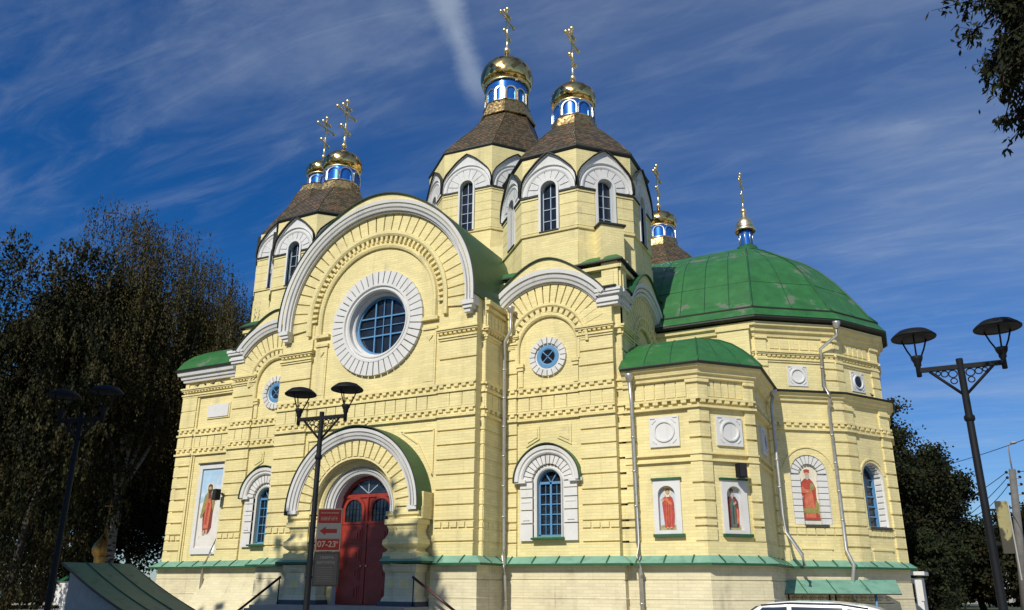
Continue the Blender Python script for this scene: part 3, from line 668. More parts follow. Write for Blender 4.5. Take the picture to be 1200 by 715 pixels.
for fr, nm in ((FT, 'right'), (FTL, 'left')):
    sgn = 1 if nm == 'right' else -1
    t = MB(); wz = archp(0, 3.8, .8, 6.37, 20); oc = circ(0, 12.33, .62, 24)
    t.poly(fr, [(-3.33, 2.6), (3.33, 2.6), (3.33, 14.6), (-3.33, 14.6)], -.12, YEL, [wz, ])
    t.jamb(fr, wz, -.12, -.5, WHI)
    for sx in (-1, 1):
        s0, s1 = sorted((sx*1.62, sx*3.33))
        t.box(fr, s0+.01, s1-.01, -.7, -.08, 2.6, 14.55, YEL)
        rust(t, fr, s0, s1, -.5, 0, 2.6, 9.28, LN); t.box(fr, s0, s1, -.3, 0, 9.28, 10.88, YEL)
        rust(t, fr, s0, s1, -.3, 0, 10.88, 13.0, [11.62, 12.32]); friezes(t, fr, s0, s1, 0); cornice(t, fr, s0, s1, 0, 13.0, 13.55)
        t.box(fr, s0, s1, -.3, 0, 13.55, 14.45, YEL)
        q0, q1 = sorted((sx*3.3, sx*3.63)); rust(t, fr, q0, q1, -.7, -.38, 2.6, 9.28, LN, teeth=False)
        t.box(fr, q0, q1, -.7, -.38, 9.28, 15.2, YEL)
        for z in (9.24, 9.62, 10.42, 10.8, 13.1, 13.4): t.box(fr, q0-.02, q1+.04, -.6, -.30, z, z+.1, YEL)
        t.box(fr, q0, q1+.02, -.7, -.37, 14.5, 15.2, YEL)
        # small sloped panels over the window
        a0, a1 = sorted((sx*.45, sx*1.15))
        z_in = 8.35; z_out = 8.0
        pts = [(a0, 8.95), (a1, 8.95), (a1, z_out if sx > 0 else z_in), (a0, z_in if sx > 0 else z_out)]
        t.slab(fr, pts, -.12, -.06, YEL); c_ = (a0+a1)/2
        pts2 = [(c_+(x-c_)*.72, 8.6+(z-8.6)*.68) for x, z in pts]; t.slab(fr, pts2, -.07, -.02, YEL)
    friezes(t, fr, -1.62, 1.62, -.1)
    t.build('bay_wall', CA, 'corner bay with arched window and round window, '+('east' if sgn > 0 else 'west')+' of the portal')
    gable_arch(fr, 0, 'gable', 'segmental gable with radial grooves')
    oculus(fr, 0, 12.33); tall_window(fr, 0)
# east side of the right bay
FE = Fr(12.19, 6.6, 90)
t = MB(); rust(t, FE, -3.79, -1.65, -.3, .02, 10.9, 13.0, [11.62, 12.32]); t.box(FE, -3.79, -1.65, -.3, .0, 13.5, 14.45, YEL); t.box(FE, -3.8, 3.8, -.3, -.14, 9.0, 14.6, YEL); cornice(t, FE, -3.79, -1.65, 0, 13.0, 13.55)
friezes(t, FE, -3.8, -3.0, 0); rust(t, FE, -3.8, -3.3, -.2, .02, 2.6, 9.28, LN, teeth=False)
t.build('bay_wall', CA, 'narrow east face of the corner bay above the chapel roof')
gable_arch(FE, 0, 'gable', 'segmental gable with radial grooves on the east face', s_half=3.75, ext=.05, zo=.004)
FWs = Fr(-12.19, 6.6, -90); gable_arch(FWs, 0, 'gable', 'segmental gable on the west face', s_half=3.75, ext=.05, zo=.004)
oculus(FE, 0, 12.33)
# attic panels, pedestal roofs under the drums
for cx in (-8.56, 8.56):
    for cy in (6.6, 24.75):
        t = MB()
        for k in range(4):
            f_ = Fr(cx, cy, 90*k); hh = 3.53
            for s in (-3.1, 3.1):
                t.box(f_, s-.42, s+.42, hh, hh+.10, 15.3, 16.9, YEL); t.box(f_, s-.2, s+.2, hh, hh+.15, 15.5, 16.45, YEL)
            t.box(f_, -3.65, 3.65, hh-.1, hh+.18, 16.55, 16.72, YEL)
        t.build('attic_wall', CA)
        t = MB(); a_ = 3.82
        v = [(cx-a_, cy-a_, 16.9), (cx+a_, cy-a_, 16.9), (cx+a_, cy+a_, 16.9), (cx-a_, cy+a_, 16.9)]
        v += [(x, y, 16.98) for x, y, z in v]; q = 3.4
        v += [(cx-q, cy-q, 17.35), (cx+q, cy-q, 17.35), (cx+q, cy+q, 17.35), (cx-q, cy+q, 17.35)]
        t.add(v, [(3, 2, 1, 0)]+[(i, (i+1) % 4, (i+1) % 4+4, i+4) for i in range(4)], EDG); t.add(v, [(4+i, 4+(i+1) % 4, 8+(i+1) % 4, 8+i) for i in range(4)]+[(8, 9, 10, 11)], GRN)
        t.build('attic_roof', CA, 'low green roof round the foot of the drum')

# ---- drums
def drum(cx, cy, R, rot, zb, zw0, zsp, zev, nm, Rev, zbase, big=False, dx=0):
    """octagonal lantern: window bottoms at zw0, cornice at zsp, eave at zev"""
    ap = R*math.cos(R_(22.5)); hw = R*math.sin(R_(22.5)); ww = .44*(1.12 if big else 1)
    d = MB()
    pts = [(cx+(R-.32)*math.cos(R_(22.5+45*k+rot)), cy+(R-.32)*math.sin(R_(22.5+45*k+rot))) for k in range(8)]
    d.prism(pts, zb, zev, YEL)
    roots = []
    zsw = zsp+.25   # springing of window arch
    for k in range(8):
        th = 45*k+rot
        fr = Fr(cx, cy, th); 
        wz = archp(0, zw0, ww, zsw, 16)
        d.poly(fr, [(-hw, zb), (hw, zb), (hw, zev), (-hw, zev)], ap, YEL, [wz], .24, WHI)
        d.box(fr, -hw, hw, ap-.05, ap+.05, zb, zw0-.9, YEL)
        # courses beside the window
        step = .66
        for sx in (-1, 1):
            s0, s1 = sorted((sx*(ww+.16), sx*(hw+.02)))
            z = zw0
            while z < zsp-.25:
                d.box(fr, s0, s1, ap-.05, ap+.05, z+.03, min(z+step, zsp-.22), YEL); z += step
            d.box(fr, s0, s1, ap, ap+.10, zsp-.22, zsp-.1, YEL); d.box(fr, s0, s1+.02, ap, ap+.16, zsp-.1, zsp, EDG)
        d.box(fr, -hw-.02, hw+.02, ap, ap+.09, zw0-.14, zw0-.02, YEL)
    do = d.build('drum', CA, 'octagonal yellow lantern with eight arched windows')
    kk = MB(); ee = MB(); rr = hw-.04; zk = zsp+.04
    for k in range(8):
        fr = Fr(cx, cy, 45*k+rot)
        # keel-shaped white kokoshnik
        u_ = rr/1.52
        half = [(rr, zk), (rr*1.01, zk+.42*u_), (rr*.97, zk+.80*u_), (rr*.86, zk+1.12*u_), (rr*.66, zk+1.46*u_), (rr*.42, zk+1.83*u_), (rr*.20, zk+2.08*u_), (0, zk+2.26*u_)]
        out = half+[(-x, z) for x, z in half[:-1][::-1]]
        hole = [(ww+.0)*1.0]
        inner = [(ww+.02, zk)]+[((ww+.02)*math.cos(math.pi*i/14), zsw+(ww+.02)*math.sin(math.pi*i/14)) for i in range(15)]+[(-ww-.02, zk)]
        kk.poly(fr, out+inner[::-1], ap+.06, WHI); kk.jamb(fr, out, ap+.14, ap-.02, WHI, closed=False)
        kk.arc(fr, 0, zk, [(rr-.30, ap+.0), (rr-.30, ap+.11), (rr-.22, ap+.15), (rr-.16, ap+.15), (rr-.13, ap+.11), (rr-.04, ap+.11), (rr, ap+.2), (rr, ap)], 0, 180, WHI, 24)
        kk.vouss(fr, 0, zk+.1, ww+.22, rr-.36, 12, 168, 7, ap+.05, ap+.10, WHI, .05)
        kk.arc(fr, 0, zsw, [(ww+.0, ap-.1), (ww+.0, ap+.13), (ww+.13, ap+.13), (ww+.13, ap)], 0, 180, WHI, 18, legs=zw0-.02)
        k2 = len(out)
        v = [fr.p(x*1.03, ap+.26, z+.02) for x, z in out]+[fr.p(x*1.03, ap-.05, z+.02) for x, z in out]+[fr.p(x*1.03, ap+.26, z+.07) for x, z in out]+[fr.p(x*1.03, ap-.05, z+.07) for x, z in out]
        ee.add(v, [(j, j+1, k2+j+1, k2+j) for j in range(k2-1)]+[(2*k2+j, 3*k2+j, 3*k2+j+1, 2*k2+j+1) for j in range(k2-1)]+[(j, 2*k2+j, 2*k2+j+1, j+1) for j in range(k2-1)], EDG)
        gm = MB(); gm.slab(fr, archp(0, zw0, ww+.02, zsw, 14), ap-.25, ap-.235, GLS)
        gm.box(fr, -.022, .022, ap-.235, ap-.19, zw0, zsw+ww, GRYF)
        nb = 5 if not big else 6
        for z in np.linspace(zw0, zsw+.25, nb)[1:-1]: gm.box(fr, -ww, ww, ap-.235, ap-.19, z-.02, z+.02, GRYF)
        gm.arc(fr, 0, zsw, [(ww-.05, ap-.235), (ww-.05, ap-.18), (ww, ap-.18), (ww, ap-.235)], 0, 180, GRYF, 14, legs=zw0)
        gm.box(fr, -ww-.1, ww+.1, ap-.2, ap+.14, zw0-.05, zw0, EDG)
        gm.build('window', do)
    kk.build('kokoshnik_arch', do); ee.build('arch_flashing', do)
    # eave and tiled roof
    r = MB(); n = 8
    prof = [(R-.05, zev-.18), (Rev-.05, zev-.06), (Rev, zev), (Rev, zev+.07)]
    def ring(rad, z): return [(cx+rad*math.cos(R_(22.5+45*k+rot)), cy+rad*math.sin(R_(22.5+45*k+rot)), z) for k in range(8)]
    for (r0, z0), (r1, z1) in zip(prof[:-1], prof[1:]):
        v = ring(r0, z0)+ring(r1, z1); r.add(v, [(k, (k+1) % 8, (k+1) % 8+8, k+8) for k in range(8)], EDG)
    rb = 1.44*(1.45 if big else 1)
    rp = [(Rev, zev+.07), (Rev*.80, zev+.07+(zbase-zev)*.33), (Rev*.58, zev+.07+(zbase-zev)*.66), (rb, zbase)]
    def ring2(rad, z):
        q = dx*max(0, (z-zev)/(zbase-zev)); return [(p_[0]+q, p_[1], p_[2]) for p_ in ring(rad, z)]
    for (r0, z0), (r1, z1) in zip(rp[:-1], rp[1:]):
        a_, b_ = ring2(r0, z0), ring2(r1, z1)
        for k in range(8):
            q = [a_[k], a_[(k+1) % 8], b_[(k+1) % 8], b_[k]]
            w0_ = r0*.765; w1_ = r1*.765; h0 = z0*1.5; h1 = h0+math.hypot(r1-r0, z1-z0)
            r.add(q, [(0, 1, 2, 3)], TIL, [(-w0_/2+k*7, z0*1.3), (w0_/2+k*7, z0*1.3), (w1_/2+k*7, z1*1.3), (-w1_/2+k*7, z1*1.3)])
    # eave fascia on ridges
    for k in range(8):
        r.tube([ring2(x, z)[k] for x, z in rp], .03, TIL, 5)
    r.build('drum_roof', CA, 'faceted brown metal tiled roof under the cupola')
def cross(cx, cy, z0, z1, nm='cross', sc_=1.0, par=None):
    m = MB(); H = z1-z0; r = .072*sc_
    m.tube([(cx, cy, z0-.2), (cx, cy, z0+H*.30)], [.10*sc_, .06*sc_], GOLP); m.tube([(cx, cy, z0), (cx, cy, z1)], r*1.05, GOLP)
    def bar(z, hl, tilt=0):
        m.tube([(cx, cy-hl, z+tilt), (cx, cy+hl, z-tilt)], r, GOLP)
        for s in (-1, 1): m.ball((cx, cy+s*hl, z-s*tilt), r*2.0, GOLP, 8)
    bar(z0+H*.72, 1.0*sc_); bar(z0+H*.86, .42*sc_); bar(z0+H*.33, .45*sc_, .13*sc_)
    for z in (z1, z0+H*.33, z0+H*.72): m.ball((cx, cy, z), r*(2.2 if z == z1 else 1.7), GOLP, 8)
    for s in (-1, 1):   # rays
        for t in (-1, 1): m.tube([(cx, cy, z0+H*.72), (cx, cy+s*.42*sc_, z0+H*.72+t*.42*sc_)], r*.35, GOLP, 5)
    return m.build(nm, CA, 'gilded three-barred cross')
def cupola(cx, cy, zb, sc_, zball, ztop, rot=0, niches=8, arches=False, sb=None, hb=None, sn=None, hn_=None):
    sb = sb or sc_; sn = sn or sc_
    """octagonal gilt base, blue glazed neck, onion dome, ball and cross"""
    b_ = MB(); h = hb or .55*sb
    def ring(rad, z, n=8): return [(cx+rad*math.cos(R_(22.5+45*k+rot)), cy+rad*math.sin(R_(22.5+45*k+rot)), z) for k in range(n)]
    seq = [(1.50*sb, zb-.05), (1.56*sb, zb), ((1.40 if h < 1 else 1.24)*sb, zb+h), ((1.44 if h < 1 else 1.28)*sb, zb+h+.06), (1.0*sb, zb+h+.1)]
    for (r0, z0), (r1, z1) in zip(seq[:-1], seq[1:]):
        v0, v1 = ring(r0, z0), ring(r1, z1)
        for k in range(8): b_.add([v0[k], v0[(k+1) % 8], v1[(k+1) % 8], v1[k]], [(0, 1, 2, 3)], GOLB, [(-r0*3+k*11, z0*7.5), (r0*3+k*11, z0*7.5), (r1*3+k*11, z1*7.5), (-r1*3+k*11, z1*7.5)])
    b_.build('cupola_base', CA)
    z1 = zb+h+.1; hn = hn_ or .92*sn; rn = 1.08*sn
    n_ = MB(); n_.lathe(cx, cy, [(rn, z1-.02), (rn, z1+hn)], BLUD, 32)
    n_.lathe(cx, cy, [(rn, z1-.02), (rn+.07, z1), (rn+.07, z1+.07), (rn, z1+.1)], SILV, 32)
    nn = niches; zz = z1+hn*(.44 if hn < 1.5 else .40)
    for k in range(nn):   # arcade of small silvered arches standing on the blue neck
        fr = Fr(cx, cy, 360*k/nn+rot+9); aw = rn*math.tan(math.pi/nn)*.96
        n_.arc(fr, 0, zz, [(aw-.07*sc_, rn-.02), (aw-.07*sc_, rn+.06), (aw, rn+.07), (aw, rn-.02)], 0, 180, SILV if not arches else GOLP, 8, legs=z1+.06)
    n_.build('cupola_neck', CA, 'blue enamelled neck with little arches')
    z2 = z1+hn-.14*sn
    dm = MB(); s = sc_
    pr = [(1.10, 0), (1.16, .02), (1.20, .10), (1.22, .13), (1.30, .20), (1.36, .38), (1.37, .55), (1.32, .78), (1.20, .98), (1.02, 1.15), (.80, 1.28), (.56, 1.38), (.36, 1.47), (.22, 1.58), (.13, 1.74), (.10, 1.86)]
    top = z2+1.86*s; k_ = (zball-.16*s-z2)/(1.86*s)
    pts = [(r*s, z2+z*s*k_) for r, z in pr]
    # smooth the silhouette
    P = [Vector((x, z)) for x, z in pts]; Q = []
    for i in range(len(P)-1):
        p0, p1, p2, p3 = P[max(i-1, 0)], P[i], P[i+1], P[min(i+2, len(P)-1)]
        for t in (0, .5):
            Q.append(.5*((2*p1)+(-p0+p2)*t+(2*p0-5*p1+4*p2-p3)*t*t+(-p0+3*p1-3*p2+p3)*t**3))
    Q.append(P[-1])
    dm.lathe(cx, cy, [(q.x, q.y) for q in Q], GOLD, 48, uvr=36)
    dm.lathe(cx, cy, [(1.08*s, z2+.02), (1.17*s, z2-.02), (1.21*s, z2+.04), (1.18*s, z2+.1)], GOLP, 40)
    do = dm.build('onion_dome', CA, 'gilded onion dome laid in lozenge sheets')
    bl = MB(); bl.ball((cx, cy, zball), .2*s, GOLP, 14); bl.build('ball', do)
    cross(cx, cy, zball+.15*s, ztop, sc_=(ztop-zball)/3.65)
for cx, cy in ((8.557, 6.61), (-8.557, 6.61), (8.557, 24.74), (-8.557, 24.74)):
    drum(cx, cy, 4.07, 0, 16.9, 19.15, 21.3, 23.7, 'corner', 4.2, 26.9)
    cupola(cx, cy, 26.9, .99, 30.85, 34.45, sb=.94, sn=1.06, hb=.60, hn_=1.2)
drum(-1.6, 15.68, 4.85, 4, 21.5, 24.8, 27.9, 31.2, 'central', 4.95, 35.4, big=True, dx=1.05)
cupola(-.55, 15.68, 35.4, 1.50, 42.35, 46.4, niches=12, arches=True, sb=1.46, hb=1.25, sn=1.50, hn_=2.05)
# bell tower over the west end
drum(-18.5, 15.68, 4.75, 0, 14.0, 23.7, 26.4, 28.5, 'bell', 4.7, 33.3, big=True)
cupola(-18.5, 15.68, 33.3, 1.02, 37.5, 41.4, sb=1.25, hb=.7, hn_=1.35)

# ---- west block
FWB = Fr(-14.4, 3.06, 0); wb = MB()
wb.box(FWB, -2.42, 2.5, -.3, -.12, 0, 14.0, YEL)
rust(wb, FWB, -2.42, -1.15, -.3, 0, 2.6, 9.28, LN); wb.box(FWB, -2.42, -1.15, -.3, 0, 9.28, 12.9, YEL); wb.box(FWB, 1.75, 2.5, -.3, 0, 9.28, 14, YEL)
friezes(wb, FWB, -2.42, -1.15, 0); friezes(wb, FWB, -1.15, 2.4, -.1)
rust(wb, FWB, -2.42, -1.15, -.1, .04, 11.0, 12.9, [12.0])
wb.box(FWB, -1.15, -1.0, -.3, -.02, 2.6, 12.9, YEL); wb.box(FWB, -.95, -.85, -.3, -.06, 2.9, 9.2, YEL)
cornice(wb, FWB, -2.42, 2.5, 0, 12.9, 13.5)
wb.build('bay_wall', CA, 'plain western bay with the tall painted panel')
wc = MB()
wc.path([(-16.82, 20), (-16.82, 3.06), (-12.0, 3.06)], [(-.1, 13.9), (.08, 13.9), (.12, 14.05), (.2, 14.08), (.24, 14.25), (.36, 14.3), (.42, 14.55), (-.1, 14.55)], WHI)
wc.path([(-16.82, 20), (-16.82, 3.06), (-12.0, 3.06)], [(-.1, 14.55), (.50, 14.55), (.52, 14.66), (-.1, 14.75)], EDG)
wc.build('cornice', CA, 'white cornice of the western bay')
wp = MB(); wp.box(FWB, -.25, 1.65, -.12, -.05, 11.42, 12.36, YEL); wp.box(FWB, -.15, 1.55, -.1, .0, 11.5, 12.28, WHI); wp.build('blank_panel', CA, 'blank white rectangular panel')
wr = MB(); v = []; xs = np.linspace(0, 1, 9)
ring0 = [(-17.25, 2.6), (-12.0, 2.6), (-12.0, 28.5), (-17.25, 28.5)]
hh = [0, .55, 1.0, 1.35, 1.6, 1.75, 1.82]; inset = [0, .25, .65, 1.2, 1.85, 2.6, 3.4]
for i in range(7):
    a_ = inset[i]; z = 14.7+hh[i]; v += [(-17.25+a_, 2.6+a_, z), (-11.9, 2.6+a_, z), (-11.9, 28.5-a_, z), (-17.25+a_, 28.5-a_, z)]
wr.add(v, [(i*4+j, i*4+(j+1) % 4, (i+1)*4+(j+1) % 4, (i+1)*4+j) for i in range(6) for j in range(4)]+[(24, 25, 26, 27)], GRN)
wr.build('west_roof', CA, 'low rounded green roof of the western bay')
wall2 = MB(); 
F2 = Fr(-16.82, 9, -90)
wall2.box(F2, -19, 5.9, -.3, -.01, 0, 13.9, YEL); wall2.build('wall', CA)

# ---- ledge roof and plinth
def seams(mb, pts, prof, m, step=1.25, wd=.03):
    for (x0, y0), (x1, y1) in zip(pts[:-1], pts[1:]):
        l_ = math.hypot(x1-x0, y1-y0); k = int(l_/step)
        if l_ < .8: continue
        th = math.degrees(math.atan2(y1-y0, x1-x0)); fr = Fr(x0, y0, th)
        for i in range(k+1):
            s = (i+.5)*l_/(k+1); (n0, z0), (n1, z1) = prof
            P = [fr.p(s-wd, n0, z0), fr.p(s+wd, n0, z0), fr.p(s+wd, n1, z1), fr.p(s-wd, n1, z1), fr.p(s-wd, n0, z0+.045), fr.p(s+wd, n0, z0+.045), fr.p(s+wd, n1, z1+.045), fr.p(s-wd, n1, z1+.045)]
            mb.add(P, [(4, 5, 6, 7), (0, 1, 5, 4), (1, 2, 6, 5), (2, 3, 7, 6), (3, 0, 4, 7)], m)
PA = [(-16.82, 12), (-16.82, 3.06), (-11.9, 3.06), (-11.9, 2.39), (-6.18, 2.39), (-6.18, .0), (-3.95, .0)]
PB = [(3.95, .0), (6.18, .0), (6.18, 2.39), (12.0, 2.39), (12.0, 2.77), (15.57, 2.77), (17.58, 4.78), (17.58, 9.31), (20.8, 11.6), (22.75, 14.6), (22.75, 16.8), (20.8, 19.8)]
PC = [(-4.02, .0), (-3.86, -.80), (-1.9, -.80)]; PD = [(1.9, -.80), (3.86, -.80), (4.02, .0)]
for pts in (PA, PB):
    m = MB(); m.path(pts, [(-.2, 3.06), (.02, 3.02), (.46, 2.72), (.46, 2.66), (-.2, 2.62)], LED)
    m.path(pts, [(.40, 2.62), (.475, 2.62), (.475, 2.715), (.40, 2.715)], GRD)
    seams(m, pts, ((.03, 3.015), (.46, 2.722)), GRD); m.build('ledge_roof', CA, 'weathered green sheet ledge above the plinth')
    m = MB(); m.path(pts, [(-.3, 0), (.20, 0), (.12, 1.2), (.12, 2.0), (.06, 2.0), (.06, 2.06), (.10, 2.06), (.10, 2.64), (-.3, 2.64)], PLI)
    m.path(pts, [(-.3, 1.28), (.145, 1.28), (.13, 1.33), (-.3, 1.33)], PLI); m.build('plinth', CA, 'pale plastered plinth below the green ledge')
m = MB()
for pts in (PC, PD): m.path(pts, [(-.2, 3.0), (.02, 3.0), (.30, 2.80), (.30, 2.74), (-.2, 2.72)], LED); m.path(pts, [(.27, 2.70), (.31, 2.70), (.31, 2.79), (.27, 2.79)], GRD)
m.build('ledge_roof', CA, 'green sheet ledge wrapping the porch piers')
m = MB(); FF = Fr(-8.9, 2.39, 0)   # flared buttress foot, west of the steps
m.path([(-12.6, 2.39), (-6.3, 2.39)], [(-.2, 0), (1.5, 0), (1.0, .5), (.62, .95), (.38, 1.35), (.22, 1.8), (.16, 2.06), (-.2, 2.06)], PLI); m.build('plinth', CA, 'flared pale plinth west of the steps')
for s in (-3.33+8.56,): pass

# ---- chapel
def niche(fr, cs, z0, z1, w, n=.0, style='square'):
    pass
FCS = Fr(13.88, 2.77, 0); FCE = Fr((15.57+17.58)/2, (2.77+4.78)/2, 45); FCX = Fr(17.58, 7.04, 90)
ch = MB()
for fr, hw, jobs in ((FCS, 1.69, 1), (FCE, 1.42, 1), (FCX, 2.27, 0)):
    wz = archp(.04, 4.05, .44, 5.42, 14) if jobs else None
    ch.poly(fr, [(-hw, 2.6), (hw, 2.6), (hw, 11.0), (-hw, 11.0)], -.10, YEL, [wz] if jobs else [])
    for sx in (-1, 1):
        pw_ = .50
        s0, s1 = sorted((sx*(hw-pw_), sx*hw))
        rust(ch, fr, s0, s1, -.14, 0, 3.62, 6.9, [4.2, 4.53, 5.25, 6.0]); rust(ch, fr, s0, s1, -.14, 0, 7.2, 9.28, [7.25, 7.93, 8.6], teeth=False)
        ch.box(fr, s0, s1, -.14, 0, 9.7, 10.75, YEL); ch.box(fr, s0, s1, -.14, 0, 6.9, 7.2, YEL)
        ch.box(fr, s0-.03, s1+.03, 0, .10, 10.38, 10.52, YEL)
    ch.box(fr, -hw, hw, -.14, .02, 2.6, 3.58, YEL)
    friezes(ch, fr, -hw, hw, -.0, only='L', blocks=False)
    k = 5
    for i in range(k):
        a0 = -hw+.5; wd = (2*hw-1.0)/k; ch.box(fr, a0+i*wd+.025, a0+(i+1)*wd-.025, -.1, -.04, 9.78, 10.5, YEL)
    for z in (6.92, 7.22): ch.box(fr, -hw-.02, hw+.02, -.12, .05, z, z+.07, YEL)
ch.build('chapel_wall', CA, 'three-sided yellow side chapel')
ce = MB(); cp = [(12.2, 2.77), (15.57, 2.77), (17.58, 4.78), (17.58, 9.31)]
ce.path(cp, [(-.1, 10.5), (.10, 10.55), (.12, 10.68), (.22, 10.74), (.26, 10.9), (.40, 11.0), (.46, 11.12), (-.1, 11.12)], YEL)
ce.path(cp, [(-.1, 11.12), (.52, 11.10), (.56, 11.18), (.54, 11.22), (-.1, 11.30)], EDG); ce.build('chapel_cornice', CA)
# roof: convex loft from eave to ridge
def loft(mb, rows, m, closed=False, smooth=False):
    k = len(rows[0]); v = [p_ for r in rows for p_ in r]
    mb.add(v, [(i*k+j, i*k+(j+1) % k, (i+1)*k+(j+1) % k, (i+1)*k+j) for i in range(len(rows)-1) for j in range(k if closed else k-1)], m, smooth=smooth)
cr = MB(); ev = [(12.15, 2.23), (15.79, 2.23), (18.12, 4.56), (18.12, 9.6)]; rg = [(12.15, 6.1), (14.9, 6.1), (15.1, 6.3), (15.1, 9.6)]
pf = [(0, 0), (.12, .22), (.28, .46), (.46, .68), (.66, .85), (.84, .95), (1, 1.0)]
rows = [[(e[0]+(r[0]-e[0])*t, e[1]+(r[1]-e[1])*t, 11.22+(13.35-11.22)*h) for e, r in zip(ev, rg)] for t, h in pf]
loft(cr, rows, GRN); cr.add([(*rg[0], 13.35), (*rg[1], 13.35), (*rg[2], 13.35), (*rg[3], 13.35), (12.15, 9.6, 13.35)], [(0, 1, 2, 3, 4)], GRN)
for j in (1, 2): cr.tube([Vector(r[j])+Vector((0, 0, .02)) for r in rows], .035, GRD, 5)
for f_ in (.33, .66):
    for a_, b_ in ((0, 1), (1, 2)): cr.tube([Vector(r[a_]).lerp(Vector(r[b_]), f_)+Vector((0, 0, .01)) for r in rows[:-1]], .018, GRD, 4)
cr.build('chapel_roof', CA, 'rounded green sheet roof over the side chapel, paint flaking')
def medallion(fr, cs, z0, z1, n=0, rnd=False):
    m = MB(); c = (z0+z1)/2; h = (z1-z0)/2
    m.slab(fr, [(cs-h, z0), (cs+h, z0), (cs+h, z1), (cs-h, z1)], n-.12, n+.04, WHI)
    m.arc(fr, cs, c, [(h*.56, n+.03), (h*.60, n+.10), (h*.70, n+.10), (h*.74, n+.03)], 0, 360, WHI, 32, closed=True)
    for t in (45, 135, 225, 315): m.arc(fr, cs, c, [(h*.92, n+.03), (h*.92, n+.07), (h*.98, n+.07), (h*.98, n+.03)], t-11, t+11, WHI, 6)
    for sx in (-1, 1): m.box(fr, cs+sx*h*.75-h*.16, cs+sx*h*.75+h*.16, n+.03, n+.075, z1-h*.12, z1-h*.05, WHI)
    if rnd: m.slab(fr, circ(cs, c, h*.55, 24), n+.03, n+.045, GLS)
    m.build('medallion_panel', CA, 'square white panel with a raised '+('ring and small round window' if rnd else 'ring'))
medallion(FCS, .1, 7.62, 8.96, -.04); medallion(FCE, .06, 7.62, 8.92, -.04); medallion(FCX, 0, 7.62, 8.92, -.04, True)

# ---- painted saints
FLESH = mat('painted_flesh', (.50, .30, .19), .8); HAIR = mat('painted_grey_beard', (.42, .38, .33), .8); DBR = mat('painted_dark_hair', (.08, .045, .03), .8)
REDR = mat('painted_red_robe', (.38, .055, .035), .8, var=.3, vscale=6); ORR = mat('painted_orange_robe', (.52, .14, .07), .8, var=.3, vscale=7); MAR = mat('painted_maroon_robe', (.17, .035, .03), .8, var=.3, vscale=7)
OLV = mat('painted_olive_cloth', (.26, .23, .07), .8, var=.25, vscale=8); GRO = mat('painted_green_cloth', (.07, .15, .12), .8, var=.25, vscale=8); HALO = mat('painted_halo', (.62, .58, .42), .7)
SKB = mat('painted_sky', (.36, .52, .66), .8, var=.12, vscale=2, c2=(.62, .66, .66), c2lo=.45, c2hi=.65, c2scale=1.2); CLD = mat('painted_cloud', (.66, .63, .57), .8, var=.12, vscale=3, c2=(.45, .44, .42), c2lo=.55, c2hi=.75, c2scale=3)
BGB = mat('painted_pale_blue', (.50, .54, .58), .8, var=.1, vscale=3); GLD_ = mat('painted_ground', (.34, .30, .14), .85, var=.3, vscale=5); OCH = mat('painted_ochre', (.50, .38, .12), .8, var=.2, vscale=6)
